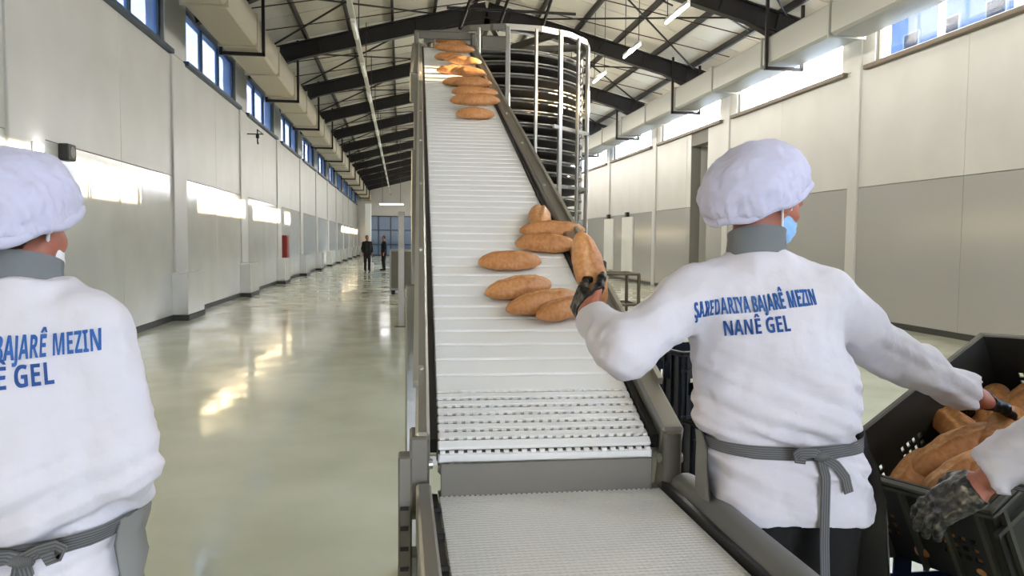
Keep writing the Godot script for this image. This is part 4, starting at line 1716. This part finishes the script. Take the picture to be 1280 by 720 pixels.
		for s in [-1, 1]:
			b = MB.new()
			var e0 = hc - hb.y * 0.02 - hb.z * 0.03 + hb.x * 0.066 * s
			var e1 = hc + hb.y * 0.022 + hb.z * 0.012 + hb.x * 0.083 * s
			var e2 = hc - hb.y * 0.03 + hb.z * 0.022 + hb.x * 0.080 * s
			var e3 = hc - hb.y * 0.085 - hb.z * 0.025 + hb.x * 0.064 * s
			b.tube([e0, e1, e1.lerp(e2, 0.5) + hb.z * 0.006, e2, e3], 0.0032, 6)
			obj("ear_loop", b.mesh(), M.mask_white, mk)
	# ---------------- hair below the cap
	if look.has("hair"):
		var hp := [ell(hc - hb.y * 0.05 + hb.z * 0.048, Vector3(0.062, 0.045, 0.042), 0.02, hb), ell(hc + hb.y * 0.016 + hb.z * 0.018, Vector3(0.076, 0.090, 0.088), 0.02, hb)]
		var hmod := func(p: Vector3, d: float) -> float:
			var q: Vector3 = hb.inverse() * (p - hc)
			d = maxf(d, -q.z - 0.01 - (q.y - 0.05) * 0.6)
			return maxf(d, -q.y - look.get("hair_low", 0.075))
		var hdisp := func(p: Vector3, n: Vector3) -> float:
			return nm.get_noise_3d(p.x * 60.0, p.y * 14.0, p.z * 60.0) * 0.004
		obj("hair", skin(hp, 0.005 if cell < 0.02 else cell * 0.5, hmod, hdisp).mesh(), look.hair, t)
	# ---------------- gloves
	for s in ["l", "r"]:
		if look.has("glove"):
			var gm: Material = look["glove_" + s] if look.has("glove_" + s) else look.glove
			var gp := hand_prims(J["wrist_" + s], J["hand_dir_" + s], J["palm_" + s], J["thumb_" + s], J["curl_" + s], 0.0022)
			var wr: Vector3 = J["wrist_" + s]
			var hd: Vector3 = J["hand_dir_" + s].normalized()
			var gmod := func(p: Vector3, d: float) -> float:
				return maxf(d, look.get("glove_start", 0.012) - (p - wr).dot(hd))
			var gdisp := func(p: Vector3, n: Vector3) -> float:
				return nm.get_noise_3d(p.x * 60.0, p.y * 60.0, p.z * 60.0) * 0.0022
			obj("glove", skin(gp, 0.0038, gmod, gdisp).mesh(), gm, t)
	# ---------------- apron
	if look.has("apron"):
		make_apron(t, J, look, jk, jmod, jdisp)
	return t


func surface_from(start: Vector3, d: Vector3, jk: Array, jmod, jdisp) -> Vector3:   # first point of the jacket met from start along d
	var p := start
	for k in 48:
		var v := field(jk, p, jmod)
		if v < 0.0006:
			break
		p += d * clampf(v * 0.8, 0.0005, 0.05)
	return p


func press_text(words: String, centre: Vector3, along: Vector3, height: float, fwd: Vector3, jk: Array, jmod, jdisp, mt: Material, parent: Node) -> void:
	var tm := TextMesh.new()
	var font := SystemFont.new()
	font.font_names = PackedStringArray(["Droid Sans"])
	font.font_weight = 700
	tm.font = font
	tm.font_size = 64
	tm.pixel_size = 0.01
	tm.depth = 0.02
	tm.curve_step = 1.0
	tm.text = words
	var arr := tm.get_mesh_arrays()
	var vs: PackedVector3Array = arr[Mesh.ARRAY_VERTEX]
	var ids: PackedInt32Array = arr[Mesh.ARRAY_INDEX] if arr[Mesh.ARRAY_INDEX] != null else PackedInt32Array(range(vs.size()))
	var k := height / 0.46          # capital height of the font at this size is about 0.46
	var sx: float = along.length() / maxf(tm.get_aabb().size.x, 0.01)
	var ax := along.normalized()
	var ay := (Vector3.UP - ax * ax.y).normalized()
	var out := PackedVector3Array()
	var seen := {}
	for v in vs:
		var key := Vector2(v.x, v.y)
		if not seen.has(key):
			var p := centre + ax * v.x * sx + ay * v.y * k
			p = surface_from(p - fwd * 0.3, fwd, jk, jmod, jdisp)
			var e := 0.004
			var nrm = Vector3(field(jk, p + Vector3(e, 0, 0), jmod) - field(jk, p - Vector3(e, 0, 0), jmod), field(jk, p + Vector3(0, e, 0), jmod) - field(jk, p - Vector3(0, e, 0), jmod), field(jk, p + Vector3(0, 0, e), jmod) - field(jk, p - Vector3(0, 0, e), jmod)).normalized()
			seen[key] = [p + nrm * jdisp.call(p, nrm), nrm]
		var s: Array = seen[key]
		out.append(s[0] + s[1] * (0.0032 if v.z > 0.0 else 0.0005))
	var mb := MB.new()
	mb.add(out, normals_of(out, ids), ids)
	obj("lettering", mb.mesh(), mt, parent)


func make_cap(t: Node3D, J: Dictionary, look: Dictionary) -> void:
	var hc: Vector3 = J.head
	var hb: Basis = J.head_basis
	var cb: Basis = J.cap_basis           # y up out of the crown, -z towards the brow
	var c: Vector3 = hc + cb.y * 0.045 + cb.z * 0.012
	var sz: Vector3 = look.cap
	var ps := [ell(c, sz, 0.03, cb), ell(c + cb.z * sz.z * 0.45 - cb.y * 0.02, sz * Vector3(0.86, 0.80, 0.72), 0.05, cb)]
	var nm := FastNoiseLite.new()
	nm.seed = look.get("seed", 1) + 40
	nm.frequency = 1.0
	var low := -0.045
	var cmod := func(p: Vector3, d: float) -> float:
		var q: Vector3 = cb.inverse() * (p - c)
		return maxf(d, low - q.y)
	var cdisp := func(p: Vector3, n: Vector3) -> float:
		var q: Vector3 = cb.inverse() * (p - c)
		var ang := atan2(q.x, q.z)
		var pleat: float = nm.get_noise_2d(ang * 5.0, q.y * 4.0) * 0.012 * clampf(1.0 - (q.y - low) / 0.09, 0.0, 1.0)
		return pleat + nm.get_noise_3d(q.x * 9.0, q.y * 16.0 + q.x * 6.0, q.z * 9.0) * 0.010 + nm.get_noise_3d(q.x * 26.0, q.y * 30.0, q.z * 26.0) * 0.003
	var cp := obj("cap", skin(ps, 0.006, cmod, cdisp).mesh(), M.cap_cloth, t)
	# the band gathered round the rim
	var path := []
	for s in 41:
		var a := TAU * s / 40.0
		var rx := sz.x * 0.90
		var rz := sz.z * 1.0
		var zz := cos(a) * rz + (0.02 if cos(a) > 0.0 else 0.0)
		path.append(c + cb.x * sin(a) * rx + cb.z * zz + cb.y * (low + 0.004 + 0.004 * sin(a * 7.0)))
	var b := MB.new()
	b.tube(path, 0.011, 8, false)
	obj("cap_band", b.mesh(), M.cap_cloth, cp)


func make_apron(t: Node3D, J: Dictionary, look: Dictionary, jk: Array, jmod, jdisp) -> void:
	var hip: Vector3 = J.hip
	var fwd: Vector3 = J.forward
	var side := fwd.cross(Vector3.UP).normalized()
	var waist: float = J.waist
	var ap := Node3D.new()
	ap.name = "apron"
	t.add_child(ap)
	var ring := func(a: float, y: float, off: float) -> Vector3:
		var d: Vector3 = side * cos(a) + fwd * sin(a)
		var s: Vector3 = Vector3(hip.x, y, hip.z) + d * 0.5
		var p := surface_from(s, -d, jk, jmod, jdisp)
		return p + d * (off + maxf(jdisp.call(p, d), 0.0))
	# skirt: front and flanks, from just above the waist to the knees
	var b := MB.new()
	var rows := []
	var cut: float = look.get("apron_back", 0.30)   # how far behind the side seams it reaches, radians
	var hem: float = J.hem
	for k in 15:
		var row := []
		var f := k / 14.0
		var y := lerpf(waist + 0.02, waist - 0.58, f)
		var grow := 0.010 + 0.05 * f
		var back := cut * clampf(0.25 + f * 1.4, 0.0, 1.0) 
		for s in 37:
			var a := lerpf(-back, PI + back, s / 36.0)
			var yy := maxf(y, hem + 0.015)
			var p: Vector3 = ring.call(a, yy, grow)
			p.y = y
			p += (side * cos(a) + fwd * sin(a)) * 0.006 * sin(a * 14.0 + y * 4.0) * f
			row.append(p)
		rows.append(row)
	b.sheet(rows)
	var inner := []
	for r in rows:
		var q := []
		for p in r:
			q.append(p - (p - Vector3(hip.x, p.y, hip.z)).normalized() * 0.003)
		q.reverse()
		inner.append(q)
	b.sheet(inner)
	obj("apron_skirt", b.mesh(), M.apron_dark, ap)
	# the tape round the waist
	b = MB.new()
	rows = []
	var tie_tilt: float = look.get("tie_tilt", 0.0)
	for k in 5:
		var row := []
		for s in 65:
			var a := TAU * s / 64.0
			var dip := tie_tilt * cos(a) - 0.012 * maxf(0.0, -sin(a))
			var p: Vector3 = ring.call(a, waist + (k - 2) * 0.0075 + dip, [0.003, 0.0065, 0.0075, 0.0065, 0.003][k] + 0.004)
			row.append(p)
		rows.append(row)
	b.sheet(rows)
	obj("waist_tape", b.mesh(), M.apron_grey, ap)
	# bib and neck strap in front (hidden from behind)
	# the knot: loops and tails on the back
	var ka: float = look.get("knot", -PI / 2)
	var kp: Vector3 = ring.call(ka, waist - 0.012, 0.020)
	var out := (kp - Vector3(hip.x, kp.y, hip.z)).normalized()
	b = MB.new()
	b.tube([kp - side * 0.018, kp, kp + side * 0.018], 0.014, 8, true, [0.6, 1.0, 0.6])
	obj("knot", b.mesh(), M.apron_grey, ap)
	for lp in look.get("loops", []):
		b = MB.new()
		var rr := []
		var pts := [kp]
		for q in lp:
			pts.append(kp + side * q[0] + Vector3.UP * q[1] + out * q[2])
		ribbon(b, pts, out, 0.024)
		obj("bow_loop", b.mesh(), M.apron_grey, ap)
	for tl in look.get("tails", []):
		b = MB.new()
		var pts := [kp]
		for q in tl:
			pts.append(kp + side * q[0] + Vector3.UP * q[1] + out * q[2])
		ribbon(b, pts, out, 0.023)
		obj("tape_tail", b.mesh(), M.apron_grey, ap)


func ribbon(b: MB, pts: Array, out: Vector3, w: float) -> void:   # a flat tape along pts facing out
	var cv := Curve3D.new()
	for k in pts.size():
		var tg: Vector3 = (pts[mini(k + 1, pts.size() - 1)] - pts[maxi(k - 1, 0)]) * 0.22
		cv.add_point(pts[k], -tg, tg)
	var L := cv.get_baked_length()
	var n := maxi(int(L / 0.012), 6)
	var r0 := []
	var r1 := []
	var r2 := []
	var r3 := []
	for k in n + 1:
		var p := cv.sample_baked(L * k / n)
		var q := cv.sample_baked(minf(L * k / n + 0.004, L)) - cv.sample_baked(maxf(L * k / n - 0.004, 0))
		var s := q.normalized().cross(out).normalized() * w * 0.5
		r0.append(p - s)
		r1.append(p + s)
		r2.append(p + s - out * 0.003)
		r3.append(p - s - out * 0.003)
	b.sheet([r0, r1])
	b.sheet([r1, r2])
	b.sheet([r2, r3])
	b.sheet([r3, r0])


func head_frame(f: Vector3, u := Vector3.UP) -> Basis:   # -z along f
	f = f.normalized()
	var r := f.cross(u).normalized()
	return Basis(r, r.cross(f), -f)


func build_people() -> void:
	# ---------------- the worker on the right, back to us, reaching from belt to crate
	var D := 1.93
	var fwd := Vector3(0.12, 0, -1).normalized()
	var right := fwd.cross(Vector3.UP)
	var J := {}
	J.forward = fwd
	J.head = P(955, 249, 1.955)
	J.head_basis = head_frame((fwd * 0.55 + right * 0.85 + Vector3(0, -0.42, 0)))
	J.cap_basis = head_frame((fwd * 0.5 + right * 0.85 + Vector3(0, 0.42, 0)))
	J.neck = P(945, 318, D)
	J.chest = P(955, 412, D)
	J.hip = P(988, 600, D)
	J.shoulder_l = P(872, 366, D - 0.02)
	J.shoulder_r = P(1028, 366, D - 0.02)
	J.elbow_l = P(782, 436, 1.78)
	J.wrist_l = P(741, 400, 1.99)
	J.elbow_r = P(1108, 442, 2.02)
	J.wrist_r = P(1214, 494, 2.09)
	J.hem = P(990, 641, D).y
	J.waist = P(985, 545, D).y
	J.nape = P(945, 306, D).y
	for s in ["l", "r"]:
		var sg := 1.0 if s == "r" else -1.0
		var a: Vector3 = J.hip + right * sg * 0.10
		a.y = 0.10
		J["ankle_" + s] = a + fwd * 0.02
		J["knee_" + s] = Vector3(a.x, 0.48, a.z) + fwd * 0.04
	J.hand_dir_l = P(724, 372, 2.06) - J.wrist_l
	J.palm_l = (fw * 0.8 + up * 0.45 + rt * 0.3)
	J.thumb_l = rt * 1.0 + up * 0.2
	J.curl_l = [0.75, 0.75, 0.75, 0.75]
	J.hand_dir_r = P(1262, 512, 2.13) - J.wrist_r
	J.palm_r = Vector3(0.1, -1, -0.2)
	J.thumb_r = -rt + up * 0.3
	J.curl_r = [0.3, 0.35, 0.35, 0.4]
	var line1 := [P(866, 388, D - 0.11), P(1019, 371, D - 0.11)]
	var line2 := [P(904, 411, D - 0.11), P(981, 403, D - 0.11)]
	var look := {
		"cell": 0.0075, "seed": 3, "trousers": M.trousers_black, "cap": Vector3(0.123, 0.108, 0.135), "mask": "mask_blue", "hair": M.hair_dark, "glove": M.glove_black, "glove_start": 0.045, "bare_r": 0.01, "bare_l": 0.0, "cuff": 0.052,
		"lettering": true, "apron": true, "width": 1.0, "tie_tilt": 0.004, "apron_back": 0.42,
		"lines": [["ŞAREDARIYA BAJARÊ MEZIN", (line1[0] + line1[1]) * 0.5, line1[1] - line1[0], 0.036, M.print_blue], ["NANÊ GEL", (line2[0] + line2[1]) * 0.5, line2[1] - line2[0], 0.036, M.print_deep_blue]],
		"loops": [[[-0.02, 0.012, 0.012], [-0.055, 0.012, 0.014], [-0.07, 0.0, 0.012], [-0.04, -0.004, 0.01]]],
		"tails": [[[0.035, -0.02, 0.004], [0.06, -0.05, 0.0], [0.072, -0.088, -0.004]], [[0.012, -0.05, 0.004], [0.012, -0.2, 0.006], [0.018, -0.36, 0.01], [0.014, -0.52, 0.014]]],
		"knot": -PI / 2 + 0.12,
	}
	make_person("person in white jacket and blue mask lifting a loaf, other hand in the black crate", J, look)
	# the loaf in that worker's glove
	var top := P(727, 300, 2.12)
	var bot := P(748, 378, 2.10)
	var x := (top - bot).normalized()
	var z := x.cross(-fw).normalized()
	var lf := loaf("loaf held upright in the black glove above the belt", "", Transform3D(Basis(x, z.cross(x), z), (top + bot) * 0.5 + fw * 0.03), 1, 0.78)

	# ---------------- the worker on the left, back to us, cut by the frame
	D = 1.38
	fwd = Vector3(0.02, 0, -1).normalized()
	right = fwd.cross(Vector3.UP)
	J = {}
	J.forward = fwd
	J.head = P(15, 281, 1.40)
	J.head_basis = head_frame(fwd * 1.0 + right * 0.1 + Vector3(0, -0.25, 0))
	J.cap_basis = head_frame(fwd * 1.0 + right * 0.1 + Vector3(0, 0.30, 0), Vector3(-0.1, 1, 0))
	J.neck = P(24, 345, D)
	J.chest = P(16, 470, D)
	J.hip = P(8, 730, D)
	J.shoulder_l = P(-90, 410, D)
	J.shoulder_r = P(106, 410, D)
	J.elbow_l = P(-150, 590, D - 0.03)
	J.wrist_l = P(-110, 660, D + 0.22)
	J.elbow_r = P(156, 582, D + 0.0)
	J.wrist_r = P(138, 655, D + 0.24)
	J.hem = P(10, 800, D).y
	J.waist = P(40, 660, D).y
	J.nape = P(30, 345, D).y
	for s in ["l", "r"]:
		var sg := 1.0 if s == "r" else -1.0
		var a: Vector3 = J.hip + right * sg * 0.10
		a.y = 0.10
		J["ankle_" + s] = a + fwd * 0.02
		J["knee_" + s] = Vector3(a.x, 0.48, a.z) + fwd * 0.04
		J["hand_dir_" + s] = fwd * 1.0 + Vector3(0, -0.25, 0) - right * sg * 0.3
		J["palm_" + s] = Vector3(0, -1, 0) - right * sg * 0.4
		J["thumb_" + s] = -right * sg
		J["curl_" + s] = [0.3, 0.35, 0.4, 0.4]
	line1 = [P(-74, 437, D - 0.05), P(127, 424, D - 0.05)]
	line2 = [P(-40, 472, D - 0.09), P(68, 466, D - 0.09)]
	look = {
		"cell": 0.0075, "seed": 9, "trousers": M.trousers_black, "cap": Vector3(0.128, 0.100, 0.128), "mask": "mask_white", "hair": M.hair_brown, "glove": M.glove_black, "cuff": 0.052, "hair_low": 0.06,
		"lettering": true, "apron": true, "width": 1.0, "tie_tilt": 0.012, "apron_back": 0.55, "fold": -1.0,
		"lines": [["ŞAREDARIYA BAJARÊ MEZIN", (line1[0] + line1[1]) * 0.5, line1[1] - line1[0], 0.037, M.print_blue], ["NANÊ GEL", (line2[0] + line2[1]) * 0.5, line2[1] - line2[0], 0.037, M.print_deep_blue]],
		"loops": [[[0.02, 0.016, 0.012], [0.05, 0.024, 0.014], [0.062, 0.014, 0.012], [0.03, 0.002, 0.01]], [[-0.03, 0.012, 0.012], [-0.055, 0.006, 0.014], [-0.05, -0.006, 0.012]]],
		"tails": [[[-0.012, -0.05, 0.004], [-0.016, -0.15, 0.006], [-0.012, -0.30, 0.01]], [[0.012, -0.05, 0.006], [0.010, -0.14, 0.008], [0.014, -0.26, 0.01]]],
		"knot": -PI / 2 + 0.62,
	}
	make_person("person in white jacket, back turned, cut off by the left edge of the photo", J, look)

	# ---------------- the third worker, mostly outside the right edge
	fwd = Vector3(-0.4, 0, -1).normalized()
	right = fwd.cross(Vector3.UP)
	J = {}
	J.forward = fwd
	J.hip = P(1590, 560, 1.30)
	J.hip.y = 0.93
	var h0: Vector3 = J.hip
	J.chest = Vector3(h0.x, 1.26, h0.z) + fwd * 0.04
	J.neck = Vector3(h0.x, 1.46, h0.z) + fwd * 0.06
	J.head = Vector3(h0.x, 1.58, h0.z) + fwd * 0.09
	J.head_basis = head_frame(fwd + Vector3(0, -0.5, 0))
	J.cap_basis = head_frame(fwd + Vector3(0, 0.0, 0))
	J.shoulder_l = Vector3(h0.x, 1.38, h0.z) - right * 0.17 + fwd * 0.05
	J.shoulder_r = Vector3(h0.x, 1.38, h0.z) + right * 0.17 + fwd * 0.05
	J.wrist_l = P(1228, 605, 1.62)
	J.elbow_l = P(1345, 520, 1.50)
	J.elbow_r = J.shoulder_r - fwd * 0.03 + Vector3(0, -0.28, 0) + right * 0.06
	J.wrist_r = J.elbow_r + fwd * 0.08 + Vector3(0, -0.23, 0)
	J.hem = 0.78
	J.waist = 1.0
	J.nape = 1.49
	for s in ["l", "r"]:
		var sg := 1.0 if s == "r" else -1.0
		var a: Vector3 = J.hip + right * sg * 0.10
		a.y = 0.10
		J["ankle_" + s] = a
		J["knee_" + s] = Vector3(a.x, 0.48, a.z) + fwd * 0.03
		J["hand_dir_" + s] = fwd
		J["palm_" + s] = Vector3(0, -1, 0)
		J["thumb_" + s] = -right * sg
		J["curl_" + s] = [0.4, 0.4, 0.45, 0.45]
	J.hand_dir_l = P(1185, 628, 1.66) - J.wrist_l
	J.palm_l = (-up * 0.8 + fw * 0.6)
	J.thumb_l = -rt * 0.3 + up * 1.0 + fw * 0.4
	J.curl_l = [0.28, 0.32, 0.36, 0.4]
	J.hand_dir_r = Vector3(0, -1, 0) + fwd * 0.2
	J.palm_r = -right
	J.thumb_r = fwd
	look = {"cell": 0.011, "seed": 15, "trousers": M.trousers_black, "cap": Vector3(0.118, 0.10, 0.128), "mask": "mask_blue", "hair": M.hair_dark, "glove": M.glove_black, "glove_l": M.glove_mottled, "cuff": 0.054, "bare_l": 0.035, "apron": true}
	make_person("person at the right edge, only a white sleeve and mottled glove in view", J, look)

	# ---------------- two people far down the hall
	far_person(P(459, 338, 37.5), Vector3(0.3, 0, 1), M.far_dark, M.far_dark, "distant person in black standing left of another far down the hall", 61)
	far_person(P(480, 336, 38.5), Vector3(-1, 0, 0.3), M.far_navy, M.far_dark, "distant person in dark clothes standing right of another far down the hall", 62)


func far_person(at: Vector3, fwd: Vector3, jacket: Material, legs: Material, label: String, sd: int) -> void:
	at.y = 0.0
	fwd = fwd.normalized()
	var r := fwd.cross(Vector3.UP)
	var t := thing("person", label, "person", at)
	var ps := [cap(Vector3(0, 1.40, 0), Vector3(0, 1.56, 0) + fwd * 0.02, 0.055, 0.05, 0.03), ell(Vector3(0, 1.62, 0) + fwd * 0.02, Vector3(0.08, 0.115, 0.095), 0.02, head_frame(fwd)), cap(Vector3(0, 1.60, 0) + fwd * 0.10, Vector3(0, 1.575, 0) + fwd * 0.125, 0.012, 0.014, 0.02)]
	ps.append(cap(Vector3(0, 1.28, 0), Vector3(0, 0.95, 0), 0.075, 0.075, 0.04))
	for s in [-1, 1]:
		var sh: Vector3 = Vector3(0, 1.38, 0) + r * s * 0.18
		var el: Vector3 = Vector3(0, 1.10, 0) + r * s * 0.24 - fwd * 0.02
		var wr: Vector3 = Vector3(0, 0.88, 0) + r * s * 0.23 + fwd * 0.08
		ps += [cap(sh, el, 0.045, 0.038, 0.03), cap(el, wr, 0.038, 0.026, 0.02), cap(wr, wr + Vector3(0, -0.09, 0) + fwd * 0.02, 0.03, 0.03, 0.02)]
		for f in 4:
			var k0 := wr + Vector3(0, -0.09, 0) + fwd * (0.03 - f * 0.02)
			ps.append(cap(k0, k0 + Vector3(0, -0.07, 0) + fwd * 0.01, 0.009, 0.008, 0.004))
		ps += [cap(Vector3(0, 0.9, 0) + r * s * 0.09, Vector3(0, 0.5, 0) + r * s * 0.1 + fwd * 0.03, 0.08, 0.055, 0.03), cap(Vector3(0, 0.5, 0) + r * s * 0.1 + fwd * 0.03, Vector3(0, 0.08, 0) + r * s * 0.1, 0.052, 0.038, 0.02)]
	obj("body", skin(ps, 0.018).mesh(), M.skin, t)
	var hair := [ell(Vector3(0, 1.65, 0) - fwd * 0.005, Vector3(0.088, 0.105, 0.098), 0.02, head_frame(fwd))]
	var hm := func(p: Vector3, d: float) -> float:
		return maxf(d, p.dot(fwd) - 0.03 - (p.y - 1.62) * 0.8)
	obj("hair", skin(hair, 0.018, hm).mesh(), M.hair_dark, t)
	var jk := []
	for s in [-1, 1]:
		jk += [cap(Vector3(0, 1.28, 0) + r * s * 0.08, Vector3(0, 0.82, 0) + r * s * 0.09, 0.12, 0.12, 0.05), cap(Vector3(0, 1.42, 0), Vector3(0, 1.38, 0) + r * s * 0.18, 0.06, 0.065, 0.05), cap(Vector3(0, 1.38, 0) + r * s * 0.18, Vector3(0, 1.10, 0) + r * s * 0.24 - fwd * 0.02, 0.065, 0.055, 0.03), cap(Vector3(0, 1.10, 0) + r * s * 0.24 - fwd * 0.02, Vector3(0, 0.90, 0) + r * s * 0.23 + fwd * 0.07, 0.055, 0.045, 0.03, true)]
	obj("jacket", skin(jk, 0.02).mesh(), jacket, t)
	var tr := []
	for s in [-1, 1]:
		tr += [cap(Vector3(0, 0.88, 0) + r * s * 0.085, Vector3(0, 0.5, 0) + r * s * 0.1 + fwd * 0.03, 0.10, 0.075, 0.04), cap(Vector3(0, 0.5, 0) + r * s * 0.1 + fwd * 0.03, Vector3(0, 0.06, 0) + r * s * 0.1, 0.072, 0.06, 0.03, true)]
	obj("trousers", skin(tr, 0.02).mesh(), legs, t)
	for s in [-1, 1]:
		var g: Vector3 = r * s * 0.1
		obj("shoe", skin([cap(g + Vector3(0, 0.05, 0) - fwd * 0.03, g + Vector3(0, 0.04, 0) + fwd * 0.14, 0.045, 0.04, 0.02)], 0.018).mesh(), M.far_dark, t)


# ------------------------------------------------------------------ small things
func build_small_things() -> void:
	# emergency lamp and speaker on the left wall
	var xw := WALL_L + 0.022
	var t := thing("emergency_lamp", "small lit emergency lamp on the left wall above the left worker's cap", "lamp", Vector3(xw, 2.50, -9.5))
	box_obj("lamp_housing", Vector3(0, -0.08, -0.14), Vector3(0.05, 0.08, 0.14), M.lamp_white, t, 0.01)
	box_obj("lamp_face", Vector3(0.05, -0.065, -0.12), Vector3(0.06, 0.065, 0.12), M.exit_lamp, t)
	var l := OmniLight3D.new()
	l.name = "lamp_light"
	l.light_energy = 0.02
	l.light_size = 0.06
	l.omni_range = 60.0
	l.omni_attenuation = 2.0
	l.shadow_enabled = true
	l.position = Vector3(0.13, 0, 0)
	t.add_child(l)
	t = thing("wall_speaker", "small dark box speaker on the left wall beside the emergency lamp", "speaker", Vector3(xw, 2.55, -10.25))
	box_obj("cabinet", Vector3(0, -0.10, -0.12), Vector3(0.12, 0.10, 0.12), M.box_dark, t, 0.012)
	var b := MB.new()
	b.tube([Vector3(0.12, 0, 0), Vector3(0.126, 0, 0)], 0.07, 16)
	obj("speaker_cone", b.mesh(), M.stainless_dull, t)
	# wall bracket
	t = thing("wall_bracket", "thin dark angled bracket with a hook high on the left wall", "bracket", Vector3(WALL_L, 4.36, -21.4))
	b = MB.new()
	b.tube([Vector3(0.02, 0, -0.5), Vector3(0.45, 0, -0.5), Vector3(0.45, 0, 0.35)], 0.018, 6)
	obj("arm", b.mesh(), M.dark_steel, t)
	b = MB.new()
	b.tube([Vector3(0.45, 0, 0.35), Vector3(0.45, -0.32, 0.35), Vector3(0.45, -0.36, 0.30), Vector3(0.45, -0.32, 0.25)], 0.018, 6)
	b.bx(Vector3(0.41, -0.22, 0.31), Vector3(0.49, -0.12, 0.39), 0.01)
	obj("hook", b.mesh(), M.dark_steel, t)
	# red hose cabinet
	t = thing("hose_cabinet", "narrow red fire cabinet on the left wall far down the hall", "fire cabinet", Vector3(WALL_L + 0.022, 0, -28.2))
	box_obj("cabinet", Vector3(0, 0.75, -0.28), Vector3(0.16, 1.65, 0.28), M.red_box, t, 0.01)
	box_obj("door", Vector3(0.16, 0.79, -0.24), Vector3(0.175, 1.61, 0.24), M.red_box, t, 0.004)
	# white hanging doors on the right wall
	for k in 2:
		var d: float = [31.9, 29.2][k]
		var o := structure("door_%d" % (k + 2), ["narrow white door leaf on the right wall just right of the tower, the farther one", "narrow white door leaf on the right wall behind the gloved hand, the nearer one"][k], "door")
		o.position = Vector3(WALL_R - 0.022, 0, -d)
		box_obj("leaf", Vector3(-0.06, 0.35, -0.7), Vector3(0, 2.5, 0.7), M.frame_white, o, 0.008)
		box_obj("roller", Vector3(-0.12, 2.5, -0.12), Vector3(-0.0, 2.68, 0.12), M.box_dark, o, 0.01)
	# brown pipe trolley beyond the belt
	t = thing("pipe_trolley", "brown metal pipe trolley standing beyond the belt behind the gloved hand", "trolley", Vector3(2.5, 0, -9.2))
	b = MB.new()
	for x in [-0.35, 0.35]:
		for z in [-0.25, 0.25]:
			b.tube([Vector3(x, 0.08, z), Vector3(x, 1.12, z)], 0.022, 8)
	for y in [0.3, 0.75, 1.12]:
		for z in [-0.25, 0.25]:
			b.tube([Vector3(-0.35, y, z), Vector3(0.35, y, z)], 0.018, 8)
		for x in [-0.35, 0.35]:
			b.tube([Vector3(x, y, -0.25), Vector3(x, y, 0.25)], 0.018, 8)
	obj("frame", b.mesh(), M.brass, t)
	box_obj("shelf", Vector3(-0.34, 0.29, -0.24), Vector3(0.34, 0.31, 0.24), M.stainless_dull, t)
	box_obj("motor", Vector3(-0.16, 0.95, -0.1), Vector3(-0.02, 1.28, 0.14), M.box_dark, t, 0.02)
	b = MB.new()
	for x in [-0.35, 0.35]:
		for z in [-0.25, 0.25]:
			b.tube([Vector3(x - 0.015, 0.045, z), Vector3(x + 0.015, 0.045, z)], 0.045, 12)
	obj("castor", b.mesh(), M.black_plastic, t)
	# machine posts and panel left of the conveyor, far down
	t = thing("steel_post", "pale steel post standing beside the conveyor's left rail", "post", Vector3(0.02, 0, -13.5))
	box_obj("upright", Vector3(-0.06, 0, -0.05), Vector3(0.05, 2.0, 0.05), M.stainless, t, 0.006)
	box_obj("foot", Vector3(-0.12, 0, -0.1), Vector3(0.11, 0.02, 0.1), M.stainless_dull, t)
	t = thing("steel_cabinet", "pale steel machine cabinet standing far behind the conveyor's left rail", "cabinet", Vector3(0.15, 0, -22.0))
	box_obj("cabinet", Vector3(-0.45, 0.12, -0.5), Vector3(0.45, 1.25, 0.5), M.stainless, t, 0.015)
	box_obj("door", Vector3(-0.4, 0.18, 0.5), Vector3(0.4, 1.2, 0.515), M.stainless_dull, t, 0.004)
	box_obj("foot", Vector3(-0.4, 0.0, -0.45), Vector3(-0.3, 0.12, 0.45), M.black_plastic, t)
	box_obj("foot", Vector3(0.3, 0.0, -0.45), Vector3(0.4, 0.12, 0.45), M.black_plastic, t)
	# slim white column far down by the people
	t = thing("white_column", "slim white column standing behind the two distant people", "column", Vector3(-1.75, 0, -43.0))
	box_obj("shaft", Vector3(-0.16, 0, -0.16), Vector3(0.16, 3.5, 0.16), M.frame_white, t, 0.01)
	box_obj("base", Vector3(-0.28, 0, -0.28), Vector3(0.28, 0.25, 0.28), M.wall_paint, t, 0.01)
	# hanging lamp far down the hall
	t = thing("hanging_lamp", "small lit lamp hanging far down the hall over the two people", "lamp", Vector3(-0.5, 3.55, -44.0))
	box_obj("lamp_housing", Vector3(-0.7, 0.0, -0.1), Vector3(0.7, 0.08, 0.1), M.lamp_white, t, 0.01)
	box_obj("lamp_tube", Vector3(-0.66, -0.05, -0.06), Vector3(0.66, 0.0, 0.06), M.tube, t)
	b = MB.new()
	for x in [-0.5, 0.5]:
		b.tube([Vector3(x, 0.08, 0), Vector3(x, roof_y(-0.5 + x) - 3.5, 0)], 0.012, 5)
	obj("suspension_wire", b.mesh(), M.dark_steel, t)
	var a := AreaLight3D.new()
	a.name = "lamp_light"
	a.area_size = Vector2(1.3, 0.12)
	a.light_energy = 4.0
	a.shadow_enabled = true
	a.position = Vector3(0, -0.07, 0)
	a.rotation.x = -PI / 2
	t.add_child(a)
